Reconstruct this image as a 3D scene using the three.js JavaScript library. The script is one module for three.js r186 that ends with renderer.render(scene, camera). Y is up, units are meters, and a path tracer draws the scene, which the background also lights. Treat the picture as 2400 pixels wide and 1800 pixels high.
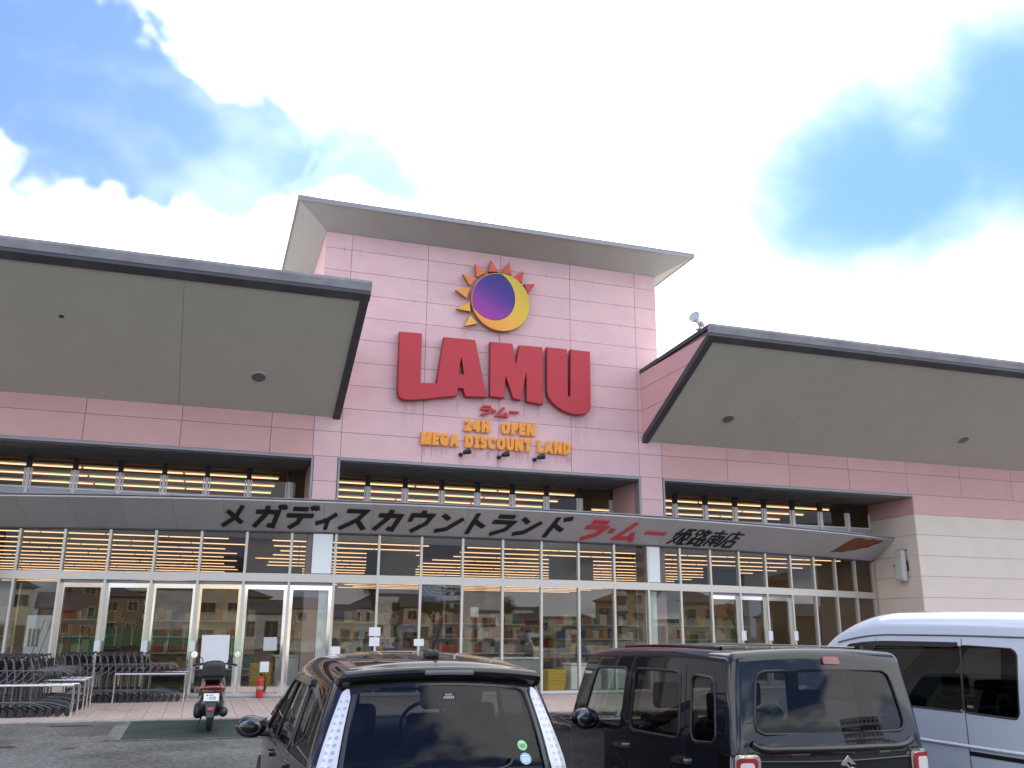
import * as THREE from 'three';
import { mergeGeometries } from 'three/addons/utils/BufferGeometryUtils.js';
import { RoundedBoxGeometry } from 'three/addons/geometries/RoundedBoxGeometry.js';
import { RectAreaLightUniformsLib } from 'three/addons/lights/RectAreaLightUniformsLib.js';
import { FontLoader } from 'three/addons/loaders/FontLoader.js';

// ------------------------------------------------------------------ camera, sky, sun, exposure
const V = (x, y, z) => new THREE.Vector3(x, y, z);
const scene = new THREE.Scene();
const camera = new THREE.PerspectiveCamera(45.74, 4 / 3, 0.05, 2000);
{
  const yaw = 0.31875, pitch = 0.26709, roll = 0.00744;
  const fw = V(Math.sin(yaw) * Math.cos(pitch), Math.sin(pitch), -Math.cos(yaw) * Math.cos(pitch));
  const rt = V(Math.cos(yaw), 0, Math.sin(yaw)), up = rt.clone().cross(fw);
  camera.position.set(0, 1.45, 22.5);
  camera.up.copy(up.clone().multiplyScalar(Math.cos(roll)).addScaledVector(rt, -Math.sin(roll)));
  camera.lookAt(camera.position.clone().add(fw));
}
const renderer = new THREE.WebGLRenderer({ antialias: true });
renderer.toneMapping = THREE.LinearToneMapping;
renderer.toneMappingExposure = 1.65;
renderer.shadowMap.enabled = true;
RectAreaLightUniformsLib.init();

const SUN_AZ = 13 * Math.PI / 180, SUN_EL = 22.5 * Math.PI / 180;
const sunDir = V(Math.sin(SUN_AZ) * Math.cos(SUN_EL), Math.sin(SUN_EL), -Math.cos(SUN_AZ) * Math.cos(SUN_EL));
const CLOUD = 1.55;
function rngOf(seed) { let a = seed >>> 0; return () => { a = (a + 0x6d2b79f5) | 0; let t = Math.imul(a ^ (a >>> 15), 1 | a); t = (t + Math.imul(t ^ (t >>> 7), 61 | t)) ^ t; return ((t ^ (t >>> 14)) >>> 0) / 4294967296; }; }
const lerp = (a, b, t) => a + (b - a) * t, clamp = (x, a, b) => Math.min(b, Math.max(a, x));
const sstep = (a, b, x) => { const t = clamp((x - a) / (b - a), 0, 1); return t * t * (3 - 2 * t); };
const hash3 = (x, y, z) => { let h = Math.imul(x, 374761393) + Math.imul(y, 668265263) + Math.imul(z, 2147483647 ^ 1274126177); h = Math.imul(h ^ (h >>> 13), 1274126177); return ((h ^ (h >>> 16)) >>> 0) / 4294967296; };
function noise3(x, y, z) {
  const xi = Math.floor(x), yi = Math.floor(y), zi = Math.floor(z); let fx = x - xi, fy = y - yi, fz = z - zi;
  fx = fx * fx * (3 - 2 * fx); fy = fy * fy * (3 - 2 * fy); fz = fz * fz * (3 - 2 * fz);
  const h = (i, j, k) => hash3(xi + i, yi + j, zi + k);
  return lerp(lerp(lerp(h(0, 0, 0), h(1, 0, 0), fx), lerp(h(0, 1, 0), h(1, 1, 0), fx), fy), lerp(lerp(h(0, 0, 1), h(1, 0, 1), fx), lerp(h(0, 1, 1), h(1, 1, 1), fx), fy), fz);
}
function fbm(x, y, z, oct) { let s = 0, a = 0.5, t = 0; for (let i = 0; i < oct; i++) { s += a * noise3(x, y, z); t += a; a *= 0.52; x *= 2.03; y *= 2.03; z *= 2.03; } return s / t; }
{
  // the sky: broken bright cumulus with blue gaps, by azimuth (0 = straight at the shop, + = right) and height
  const w = 2048, h = 1024, data = new Float32Array(w * h * 4);
  const gaps = [[-18, 38, 11, 9.5, 1], [-11.5, 29.4, 10.5, 6.2, 1], [-3, 28.6, 9.5, 3.3, 1], [5.5, 28.2, 11, 2.6, 0.95], [42.5, 26, 11.5, 7.6, 1], [51.5, 27.5, 12.5, 9, 1], [47, 36, 2, 2, 0]];
  for (let j = 0; j < h; j++) {
    const el = ((j + 0.5) / h - 0.5) * Math.PI, ce = Math.cos(el), se = Math.sin(el), elD = el * 180 / Math.PI;
    for (let i = 0; i < w; i++) {
      const ph = ((i + 0.5) / w - 0.5) * 2 * Math.PI, dx = ce * Math.cos(ph), dz = ce * Math.sin(ph), dy = se;
      const az = Math.atan2(dx, -dz) * 180 / Math.PI;
      const o = (j * w + i) * 4;
      const q = Math.max(dy, 0) + 0.22, sx = dx / q, sz = dz / q;
      let cov, veil = 0;
      const n1 = fbm(sx * 1.1 + 7, sz * 1.1 + 3, 1.5, 6), n2 = fbm(dx * 14 + 3, dy * 14, dz * 14, 5);
      cov = sstep(0.47, 0.57, n1 + 0.12 * (n2 - 0.5));
      // the part of the sky over the shop: which gaps stand open
      const near = sstep(-40, -24, az) * (1 - sstep(62, 80, az)) * sstep(4, 12, elD) * (1 - sstep(46, 60, elD));
      if (near > 0) {
        let g = 0, gv = 0;
        const w1 = fbm(dx * 9 + 5, dy * 9, dz * 9, 3) - 0.5, w2 = fbm(dx * 9, dy * 9 + 8, dz * 9 + 4, 3) - 0.5;
        const wob = (fbm(dx * 22 + w1 * 3, dy * 22 + w2 * 3, dz * 22, 7) - 0.5) * 1.15;
        gaps.forEach(([ca, cel, ra, re, k], gi) => {
          const wk = gi > 3 ? 0.35 : 0.8, d = Math.hypot((az - ca + w1 * 6 * wk) / ra, (elD - cel + w2 * 4 * wk) / re);
          if (gi > 3) { if (k) gv = Math.max(gv, 1 - sstep(0.05, 1.32, d + wob * 0.3)); return; }
          const sft = gi === 3 ? 0.5 : gi === 2 ? 0.3 : 0.2;
          g = Math.max(g, k * (1 - sstep(1 - sft, 1 + sft * 0.7, d + wob * (gi > 3 ? 0.3 : 1.0))));
        });
        veil = near * Math.min(1, gv * 1.9) * (1 - g); cov = lerp(cov, Math.min(1 - g, (1 - gv) ** 2.4 + 0.02), near);
      }
      cov += (1 - cov) * 0.13 * sstep(0.42, 0.75, fbm(dx * 7 + 2, dy * 12 + 5, dz * 7, 5));
      const cosS = clamp(dx * sunDir.x + dy * sunDir.y + dz * sunDir.z, -1, 1), ang = Math.acos(cosS) * 180 / Math.PI;
      const pale = Math.exp(-ang / 17), low = Math.exp(-Math.max(elD, 0) / 14);
      let r = lerp(0.115, 0.26, low) + 0.24 * pale, g = lerp(0.21, 0.40, low) + 0.38 * pale, b = lerp(0.56, 0.62, low) + 0.22 * pale;
      r = lerp(r, 0.17, veil * 0.8); g = lerp(g, 0.39, veil * 0.8); b = lerp(b, 0.56, veil * 0.8);
      const shade = 0.86 + 0.28 * fbm(dx * 5 + 11, dy * 9 + 2, dz * 5, 4);
      const cl = CLOUD * shade * (1 + 0.9 * Math.exp(-ang / 20));
      const cr = cl * 0.985, cg = cl, cb = cl * 1.03;
      r = lerp(r, cr, cov); g = lerp(g, cg, cov); b = lerp(b, cb, cov);
      if (elD < 0) { r = 0.30; g = 0.31; b = 0.33; }
      data[o] = r; data[o + 1] = g; data[o + 2] = b; data[o + 3] = 1;
    }
  }
  const sky = new THREE.DataTexture(data, w, h, THREE.RGBAFormat, THREE.FloatType);
  sky.mapping = THREE.EquirectangularReflectionMapping; sky.magFilter = THREE.LinearFilter; sky.minFilter = THREE.LinearFilter; sky.needsUpdate = true;
  scene.background = sky; scene.environment = sky;
}
const sun = new THREE.DirectionalLight(new THREE.Color(1, 0.95, 0.87), 4.8);
sun.position.copy(sunDir).multiplyScalar(120).add(V(6, 0, 10)); sun.target.position.set(6, 0, 10);
sun.castShadow = true; sun.shadow.radius = 1.5; sun.shadow.mapSize.set(4096, 4096);
Object.assign(sun.shadow.camera, { left: -90, right: 90, top: 80, bottom: -80, near: 1, far: 300 });
scene.add(sun, sun.target);

// ------------------------------------------------------------------ helpers
const lin = (r, g, b) => new THREE.Color().setRGB(r, g, b);
const std = (c, rough = 0.7, metal = 0, extra = {}) => new THREE.MeshStandardMaterial({ color: c, roughness: rough, metalness: metal, ...extra });
const phy = (c, o) => new THREE.MeshPhysicalMaterial({ color: c, ...o });
const glassMat = (c, ior = 1.5, rough = 0.0) => new THREE.MeshPhysicalMaterial({ color: c, transmission: 1, thickness: 0, roughness: rough, ior, side: THREE.DoubleSide });
const used = new Map();
function numbered(n) { const k = used.get(n) ?? 0; used.set(n, k + 1); return k ? n + '_' + String(k).padStart(3, '0') : n; }
function mesh(name, geo, mat, parent) { const m = new THREE.Mesh(geo, mat); m.name = name; m.castShadow = m.receiveShadow = true; if (parent) parent.add(m); return m; }
function tag(o, label, category, group) { o.userData.label = label; o.userData.category = category; if (group) o.userData.group = group; return o; }
function thing(name, label, category, pos = [0, 0, 0], turn = 0, group) { const g = new THREE.Group(); g.name = numbered(name); g.position.set(...pos); g.rotation.y = turn; tag(g, label, category, group); scene.add(g); return g; }
function solo(name, geo, mat, label, category, group) { const m = mesh(numbered(name), geo, mat, scene); return tag(m, label, category, group); }
function struct(name, geo, mat) { const m = mesh(name, geo, mat, scene); m.userData.kind = 'structure'; return m; }
function group(name, parent) { const g = new THREE.Group(); g.name = name; parent.add(g); return g; }
function copyOf(src, pos, turn, label) { const c = src.clone(); c.name = numbered(src.name.replace(/_\d{3}$/, '')); c.position.set(...pos); c.rotation.y = turn; c.userData = { ...src.userData, label: label ?? src.userData.label }; scene.add(c); return c; }
const bx = (w, h, d, x = 0, y = 0, z = 0) => new THREE.BoxGeometry(w, h, d).translate(x, y, z);
const bb = (x0, x1, y0, y1, z0, z1) => bx(x1 - x0, y1 - y0, z1 - z0, (x0 + x1) / 2, (y0 + y1) / 2, (z0 + z1) / 2);
const rb = (w, h, d, r, x = 0, y = 0, z = 0, s = 2) => new RoundedBoxGeometry(w, h, d, s, r).translate(x, y, z);
const cyl = (r, l, x = 0, y = 0, z = 0, axis = 'y', n = 16, r2) => { const g = new THREE.CylinderGeometry(r2 ?? r, r, l, n); if (axis === 'x') g.rotateZ(Math.PI / 2); if (axis === 'z') g.rotateX(Math.PI / 2); return g.translate(x, y, z); };
function tube(pts, r, closed = false, radial = 8, per = 6) { const c = new THREE.CatmullRomCurve3(pts.map((p) => V(...p)), closed, 'centripetal'); return new THREE.TubeGeometry(c, Math.max(2, pts.length * per), r, radial, closed); }
function rod(a, b, r, n = 8) { const A = V(...a), B = V(...b), d = B.clone().sub(A), g = new THREE.CylinderGeometry(r, r, d.length(), n); g.applyQuaternion(new THREE.Quaternion().setFromUnitVectors(V(0, 1, 0), d.clone().normalize())); return g.translate((A.x + B.x) / 2, (A.y + B.y) / 2, (A.z + B.z) / 2); }
const merge = (list) => mergeGeometries(list.map((g) => { g = g.index ? g.toNonIndexed() : g; for (const k of Object.keys(g.attributes)) if (!['position', 'normal', 'uv'].includes(k)) g.deleteAttribute(k); return g; }));
// uv in metres from the dominant axis of each face
function metreUV(g, s = 1) {
  g = g.index ? g.toNonIndexed() : g; const p = g.attributes.position, n = p.count, uv = new Float32Array(n * 2); const a = V(), b = V(), c = V();
  for (let i = 0; i < n; i += 3) {
    a.fromBufferAttribute(p, i); b.fromBufferAttribute(p, i + 1); c.fromBufferAttribute(p, i + 2);
    const N = b.clone().sub(a).cross(c.clone().sub(a)), ax = Math.abs(N.x), ay = Math.abs(N.y), az = Math.abs(N.z);
    [a, b, c].forEach((v, k) => { const [u, w] = ay >= ax && ay >= az ? [v.x, -v.z] : ax >= az ? [v.z, v.y] : [v.x, v.y]; uv[(i + k) * 2] = u * s; uv[(i + k) * 2 + 1] = w * s; });
  }
  g.setAttribute('uv', new THREE.BufferAttribute(uv, 2)); return g;
}
// a repeating noise texture; f(u, v, seed) -> [r, g, b] 0..1, periodic lattice noise passed in
function pnoise(period) { return (x, y, s) => { const xi = Math.floor(x), yi = Math.floor(y); let fx = x - xi, fy = y - yi; fx = fx * fx * (3 - 2 * fx); fy = fy * fy * (3 - 2 * fy); const P = (k, m) => ((k % m) + m) % m; const hh = (i, j) => hash3(P(xi + i, period), P(yi + j, period), s); return lerp(lerp(hh(0, 0), hh(1, 0), fx), lerp(hh(0, 1), hh(1, 1), fx), fy); }; }
function pfbm(u, v, base, oct, s) { let r = 0, a = 0.5, t = 0, k = base; for (let i = 0; i < oct; i++) { r += a * pnoise(k)(u * k, v * k, s + i); t += a; a *= 0.55; k *= 2; } return r / t; }
function tex(size, f, srgb) { const d = new Uint8Array(size * size * 4); for (let j = 0; j < size; j++) for (let i = 0; i < size; i++) { const c = f((i + 0.5) / size, (j + 0.5) / size), o = (j * size + i) * 4; for (let k = 0; k < 3; k++) d[o + k] = clamp(c[k] ?? c[0], 0, 1) * 255; d[o + 3] = 255; } const t = new THREE.DataTexture(d, size, size); t.wrapS = t.wrapT = THREE.RepeatWrapping; t.magFilter = THREE.LinearFilter; t.minFilter = THREE.LinearMipmapLinearFilter; t.generateMipmaps = true; if (srgb) t.colorSpace = THREE.SRGBColorSpace; t.needsUpdate = true; return t; }
function rep(t, k, ky) { const c = t.clone(); c.repeat.set(k, ky ?? k); c.needsUpdate = true; return c; }
function canvasTex(w, h, draw) { const c = document.createElement('canvas'); c.width = w; c.height = h; draw(c.getContext('2d'), w, h); const t = new THREE.CanvasTexture(c); t.colorSpace = THREE.SRGBColorSpace; t.magFilter = THREE.LinearFilter; return t; }
const rnd = rngOf(11);

// ------------------------------------------------------------------ shared textures and materials
const texBlotch = tex(512, (u, v) => { const n = pfbm(u, v, 4, 6, 3); const k = 0.80 + 0.34 * (n - 0.3); return [k, k, k]; }, true);
const texFlat = tex(512, (u, v) => { const k = 0.96 + 0.045 * (pfbm(u, v, 6, 6, 13) - 0.5); return [k, k, k]; }, true);
const texFine = tex(256, (u, v) => { const n = pfbm(u, v, 16, 4, 9); return [n, n, n]; });
const texAsphalt = tex(1024, (u, v) => {
  const a = pfbm(u, v, 5, 5, 21), g = pfbm(u, v, 128, 2, 33), st = pnoise(512)(u * 512, v * 512, 5);
  let k = 0.56 + 0.34 * (a - 0.5) + 0.34 * (g - 0.5) + (st > 0.93 ? 0.16 : 0) - (st < 0.06 ? 0.12 : 0);
  const patch = sstep(0.60, 0.64, pfbm(u, v, 3, 4, 77)); k *= 1 - 0.10 * patch;
  return [k, k * 1.005, k * 1.0];
}, true);
const texGravelBump = tex(512, (u, v) => { const n = 0.5 * pfbm(u, v, 96, 2, 41) + 0.5 * pnoise(200)(u * 200, v * 200, 8); return [n, n, n]; });
const PINK = lin(0.71, 0.42, 0.41), CREAM = lin(0.80, 0.705, 0.615);
// the tower cladding: pink paint with a faint grime and rust-pink runs below the letters and lamps
const texTower = canvasTex(1024, 1024, (c, w, h) => {
  c.fillStyle = 'rgb(217,182,184)'; c.fillRect(0, 0, w, h);
  const R = rngOf(5);
  for (let i = 0; i < 1500; i++) { const k = R(); c.fillStyle = k < 0.5 ? 'rgba(150,105,110,0.025)' : 'rgba(240,215,220,0.03)'; const s = 3 + R() * 40; c.beginPath(); c.ellipse(R() * w, R() * h, s, s * (0.3 + R() * 0.8), 0, 0, 7); c.fill(); }
  const X = (x) => (x - 2.2) / 9.8 * w, Y = (y) => (11.8 - y) / 7.6 * h;
  const run = (x, y, len, al, wd) => { for (let k = 0; k < 5; k++) { c.fillStyle = `rgba(${150 - R() * 30},${70 + R() * 20},${80 + R() * 20},${al * (0.5 + R() * 0.5)})`; const L = len * (0.35 + R() * 0.65); c.fillRect(X(x) + (R() - 0.5) * wd, Y(y), 1 + R() * 2.4, L / 7.6 * h); } };
  for (let i = 0; i < 34; i++) run(5.0 + R() * 4.1, 6.04, 0.28, 0.13, 10);
  for (const [x, y, l] of [[9.55, 7.2, 1.2], [9.3, 7.2, 0.9], [4.5, 7.2, 0.8], [4.75, 7.2, 0.6], [5.9, 7.38, 0.5], [6.6, 7.4, 0.4], [7.0, 9.3, 0.3], [6.05, 9.36, 0.5], [7.8, 7.4, 0.5], [8.2, 7.38, 0.4], [6.03, 5.9, 0.5], [7.07, 5.9, 0.5], [8.06, 5.9, 0.5]]) run(x, y, l, 0.16, 14);
  for (let i = 0; i < 60; i++) run(2.3 + R() * 9.5, 6.3 + Math.floor(R() * 9) * 0.617, 0.22, 0.05, 4);
  for (let i = 0; i < 14; i++) run(2.3 + R() * 0.9, 8 + R() * 3.4, 0.7, 0.05, 8);
});
const M = {
  pinkTower: std(0xffffff, 0.62, 0, { map: texTower }),
  pinkTowerB: std(lin(0.955, 0.955, 0.96), 0.66, 0, { map: texTower }),
  pinkTowerC: std(lin(0.985, 0.965, 0.965), 0.58, 0, { map: texTower }),
  pink: std(PINK, 0.6, 0, { map: rep(texFlat, 0.35) }),
  pinkB: std(lin(0.68, 0.40, 0.39), 0.64, 0, { map: rep(texFlat, 0.31) }),
  cream: std(CREAM, 0.62, 0, { map: rep(texFlat, 0.33) }),
  creamB: std(lin(0.785, 0.69, 0.60), 0.66, 0, { map: rep(texFlat, 0.27) }),
  joint: std(lin(0.30, 0.21, 0.21), 0.95),
  soffit: std(lin(0.53, 0.525, 0.455), 0.75, 0, { map: rep(texFlat, 0.3) }),
  eave: std(lin(0.40, 0.385, 0.35), 0.75, 0, { map: rep(texFlat, 0.4) }),
  trim: std(lin(0.085, 0.088, 0.105), 0.5, 0.2, { map: rep(texBlotch, 0.6) }),
  fascia: std(lin(0.40, 0.405, 0.44), 0.5, 0.3, { map: rep(texBlotch, 0.5) }),
  roof: std(lin(0.68, 0.67, 0.64), 0.85, 0, { map: rep(texFlat, 0.2) }),
  alu: std(lin(0.60, 0.58, 0.525), 0.42, 0.45),
  aluWhite: std(lin(0.78, 0.79, 0.80), 0.42, 0.2),
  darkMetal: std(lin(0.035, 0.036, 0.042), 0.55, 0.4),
  steel: std(lin(0.84, 0.83, 0.80), 0.10, 1.0),
  chrome: std(lin(0.78, 0.78, 0.78), 0.08, 1.0),
  band: std(lin(0.52, 0.52, 0.54), 0.45, 0.35, { map: rep(texFlat, 0.45) }),
  bandB: std(lin(0.49, 0.49, 0.51), 0.47, 0.35, { map: rep(texFlat, 0.52) }),
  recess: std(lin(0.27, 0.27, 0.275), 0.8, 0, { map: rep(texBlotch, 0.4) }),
  shopGlass: glassMat(lin(0.78, 0.80, 0.75), 1.68),
  upperGlass: glassMat(lin(0.80, 0.81, 0.76), 1.38),
  letterRed: std(lin(0.48, 0.028, 0.042), 0.5),
  letterRedSide: std(lin(0.33, 0.02, 0.03), 0.5),
  letterOrange: std(lin(0.84, 0.33, 0.035), 0.45),
  letterBlack: std(lin(0.010, 0.010, 0.013), 0.85),
  white: std(lin(0.72, 0.74, 0.75), 0.6),
  paper: std(lin(0.74, 0.77, 0.79), 0.75),
  rubber: std(lin(0.018, 0.018, 0.02), 0.75),
  plasticBlack: std(lin(0.02, 0.021, 0.024), 0.5),
};

// ------------------------------------------------------------------ the ground
const CURB_Z = 5.12, SLOPE = 0.0174, GY = (z) => -0.022 - Math.max(0, z - CURB_Z) * SLOPE;
const gyCap = (z) => -0.022 - clamp(z - CURB_Z, 0, 18) * SLOPE;
function sheet(x0, x1, z0, z1, lift, nz = 1) {   // a sheet that follows the fall of the parking lot
  const g = new THREE.PlaneGeometry(x1 - x0, z1 - z0, 1, nz).rotateX(-Math.PI / 2).translate((x0 + x1) / 2, 0, (z0 + z1) / 2);
  const p = g.attributes.position, uv = g.attributes.uv; for (let i = 0; i < p.count; i++) { p.setY(i, gyCap(p.getZ(i)) + lift); uv.setXY(i, p.getX(i), p.getZ(i)); } g.computeVertexNormals(); return g;
}
const asphaltMat = std(lin(0.30, 0.305, 0.315), 0.88, 0, { map: rep(texAsphalt, 0.22), bumpMap: rep(texGravelBump, 1.1), bumpScale: 0.006 });
asphaltMat.color.setRGB(0.37, 0.372, 0.36);
{
  const g = sheet(-300, 300, CURB_Z, 400, 0, 120); struct('asphalt_lot', g, asphaltMat);
  struct('ground', new THREE.PlaneGeometry(900, 900).rotateX(-Math.PI / 2).translate(0, -0.75, 0), std(lin(0.12, 0.12, 0.11), 0.95));
}
const paintWhite = std(lin(0.5, 0.5, 0.49), 0.8, 0, { map: rep(texAsphalt, 0.5), bumpMap: rep(texGravelBump, 1.1), bumpScale: 0.004 });
const paintGreen = std(lin(0.10, 0.165, 0.145), 0.85, 0, { map: rep(texAsphalt, 0.3), bumpMap: rep(texGravelBump, 1.1), bumpScale: 0.005 });
struct('green_bay_marking', sheet(-0.92, 11.5, CURB_Z + 0.02, 7.66, 0.004), paintGreen);
struct('bay_line_marking', sheet(-1.14, -0.93, CURB_Z + 0.06, 7.66, 0.008), paintWhite);
struct('bay_edge_marking', sheet(-0.92, 11.5, 7.62, 7.70, 0.008), paintWhite);
for (const [i, x] of [-1.0, 0.2, 2.58, 4.93, 7.3, 9.7, 12.1].entries()) struct('stall_line_marking' + (i ? '_' + String(i).padStart(3, '0') : ''), sheet(x - 0.06, x + 0.06, 13.0 + 0.6, 18.2, 0.006), paintWhite);
{ // pavement in front of the shop: kerb, slabs
  const base = struct('pavement', bb(-40, 60, -0.3, -0.014, -3, CURB_Z - 0.16), std(lin(0.33, 0.25, 0.22), 0.9));
  const kerbMat = std(lin(0.50, 0.47, 0.44), 0.85, 0, { map: rep(texBlotch, 0.8), bumpMap: rep(texFine, 2), bumpScale: 0.004 });
  for (let k = 0; k < 36; k++) mesh('kerb_stone', rb(0.99, 0.35, 0.16, 0.012, -8 + k * 1.0, -0.172, CURB_Z - 0.08, 1), kerbMat, base);
  const tones = [[0.74, 0.58, 0.52], [0.71, 0.56, 0.50], [0.77, 0.61, 0.55], [0.72, 0.58, 0.53]].map((c) => std(lin(...c), 0.7, 0, { map: rep(texBlotch, 1.3), bumpMap: rep(texFine, 3), bumpScale: 0.002 }));
  const slab = metreUV(rb(0.302, 0.03, 0.90, 0.004, 0, -0.015, 0, 1)); const rest = [];
  for (let i = -20; i < 62; i++) for (let k = 0; k < 6; k++) {
    const x = i * 0.31, z = CURB_Z - 0.62 - k * 0.91;
    if (x > -3.4 && x < 11.4) { const m = mesh('paving_slab', slab, tones[Math.floor(rnd() * 4)], base); m.position.set(x, 0.0 + (rnd() - 0.5) * 0.003, z); } else rest.push(slab.clone().translate(x, 0, z));
  }
  mesh('paving_slabs_far', merge(rest), tones[0], base).userData.kind = 'stuff';
}

// ------------------------------------------------------------------ the supermarket
const AX = 7.1666, AZ0 = 0.436, AR = 37.02, ACZ = AZ0 - AR;       // the bowed glass front: centre line x, apex z, radius
const onArc = (a, off = 0) => V(AX + (AR + off) * Math.sin(a), 0, ACZ + (AR + off) * Math.cos(a));
const arcOfX = (x, off = 0) => Math.asin((x - AX) / (AR + off));
const store = thing('supermarket_building', 'large pink supermarket with tall central tower, wide grey canopies and glass front', 'building');
const ROW = 0.6167, ROW0 = 6.268;
const X_L = -20, X_R = 36;       // how far the wings go
{
  // dark backing behind the panel joints, and the bodies of tower and wings
  const back = [];
  const wallSlab = (x0, x1, y0, y1) => back.push(bb(x0, x1, y0, y1, -0.40, -0.034));
  wallSlab(2.27, 11.83, 8.72, 11.65); wallSlab(X_L, X_R, 5.62, 8.72);
  wallSlab(2.30, 2.90, 0, 5.62); wallSlab(11.17, 11.85, 0, 5.62); wallSlab(20.36, X_R, 0, 5.62); wallSlab(X_L, -6.02, 0, 5.62);
  const backCream = back.splice(back.length - 2, 2);
  mesh('wall_core', merge(back), M.joint, store); mesh('wall_core', metreUV(merge(backCream)), std(lin(0.50, 0.43, 0.38), 0.9), store);
  mesh('wing_roof', merge([bb(X_L, 2.27, 8.5, 8.68, -73, -0.40), bb(11.83, X_R, 8.5, 8.68, -73, -0.40), bb(2.27, 11.83, 8.5, 8.68, -73, -14.4)]), M.roof, store);
  mesh('rear_wall', merge([bb(X_L, X_R, 0, 8.5, -73.3, -73), bb(X_L - 0.3, X_L, 0, 8.5, -73.3, -0.03), bb(X_R, X_R + 0.3, 0, 8.5, -73.3, -0.03)]), M.cream, store);
  mesh('tower_body', merge([bb(2.30, 2.6, 8.72, 11.65, -14.4, -0.4), bb(11.5, 11.80, 8.72, 11.65, -14.4, -0.4), bb(2.3, 11.8, 8.72, 11.65, -14.4, -14.1), bb(2.3, 11.8, 11.5, 11.65, -14.1, -0.4)]), M.joint, store);

  // cladding panels, each a piece with recessed joints
  const panel = (x0, x1, y0, y1, mat, zf = 0) => {
    const g = bb(x0 + 0.006, x1 - 0.006, y0 + 0.005, y1 - 0.005, zf - 0.032, zf + (rnd() - 0.5) * 0.003);
    if (mat === M.pinkTower) { const p = g.attributes.position, uv = g.attributes.uv; for (let i = 0; i < p.count; i++) uv.setXY(i, (p.getX(i) - 2.2) / 9.8, (p.getY(i) - 4.2) / 7.6); mesh('wall_panel', g, [M.pinkTower, M.pinkTower, M.pinkTowerB, M.pinkTowerC][Math.floor(rnd() * 4)], store); }
    else mesh('wall_panel', metreUV(g), mat, store);
  };
  const ys = []; for (let k = 0; k <= 8; k++) ys.push(ROW0 + k * ROW); ys[8] = 11.185; ys.push(11.65);
  const tx = [2.265, 2.945, 5.01, 7.065, 9.13, 11.15, 11.835];
  for (let r = 0; r < ys.length - 1; r++) for (let c = 0; c < 6; c++) panel(tx[c], tx[c + 1], ys[r], ys[r + 1], M.pinkTower);
  for (let c = 0; c < 6; c++) panel(tx[c], tx[c + 1], 5.635, ys[0], M.pinkTower);
  for (const [a, b] of [[2.31, 2.895], [11.175, 11.845]]) for (const [y0, y1] of [[5.02, 5.635], [4.40, 5.02]]) panel(a, b, y0, y1, M.pinkTower);
  const wingX = [-19.5, -17.44, -15.38, -13.32, -11.26, -9.2, -7.14, -5.03, -2.93, -0.83, 1.24, 2.265], wingXR = [11.835, 13.93, 15.99, 18.08, 20.19, 22.26, 24.32, 26.38, 28.44, 30.5, 32.56, 34.62, 36];
  for (const wx of [wingX, wingXR]) for (let c = 0; c < wx.length - 1; c++) {
    panel(wx[c], wx[c + 1], 5.635, ys[0], rnd() < 0.5 ? M.pink : M.pinkB); panel(wx[c], wx[c + 1], ys[0], 6.72, rnd() < 0.5 ? M.pink : M.pinkB);
  }
  // the plain wall right of the glass (pink course on top, cream below) and its mirror on the left
  for (const [wx, x0] of [[[20.345, 28.44, 36], 0], [[-19.5, -15.38, -11.26, -9.2, -6.03], 0]]) for (let c = 0; c < wx.length - 1; c++) {
    panel(wx[c], wx[c + 1], 5.03, 5.635, M.pink);
    for (let k = 0; k < 8; k++) panel(wx[c], wx[c + 1], Math.max(0.02, 5.03 - (k + 1) * 0.615), 5.03 - k * 0.615, rnd() < 0.5 ? M.cream : M.creamB);
  }
  // reveals: side walls of the deep openings
  const reveal = (x, s) => {
    const R = (y0, y1, mat) => mesh('reveal_panel', metreUV(bb(Math.min(x, x + s * 0.04), Math.max(x, x + s * 0.04), y0 + 0.005, y1 - 0.005, -2.02, -0.034)), mat, store);
    R(5.03, 5.62, M.pinkB); for (let k = 0; k < 8; k++) R(Math.max(0.02, 5.03 - (k + 1) * 0.615), 5.03 - k * 0.615, k % 2 ? M.cream : M.creamB);
    mesh('reveal_core', bb(Math.min(x + s * 0.05, x + s * 0.3), Math.max(x + s * 0.05, x + s * 0.3), 0, 5.6, -2.1, -0.42), M.joint, store);
  };
  reveal(20.345, 1); reveal(-6.03, -1);
  for (const [a, b] of [[2.31, 2.895], [11.175, 11.845]]) mesh('column', metreUV(merge([bb(a, b, 4.44, 5.6, -1.85, -0.42)])), M.pinkB, store), mesh('column', bb(a + 0.02, b - 0.02, 0, 3.70, -0.5, -0.036), M.white, store);
  // opening frames and the soffit inside the openings
  for (const [a, b] of [[-6.03, 2.30], [2.905, 11.165], [11.855, 20.345]]) {
    mesh('opening_frame', merge([bb(a, b, 5.56, 5.632, -0.06, 0.022), ...(a > -6 ? [bb(a, a + 0.05, 4.36, 5.56, -0.06, 0.020)] : []), ...(b < 20 ? [bb(b - 0.05, b, 4.36, 5.56, -0.06, 0.020)] : [])]), M.fascia, store);
    mesh('opening_soffit', metreUV(bb(a, b, 5.53, 5.60, -2.2, -0.07)), M.recess, store);
  }
}
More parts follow.
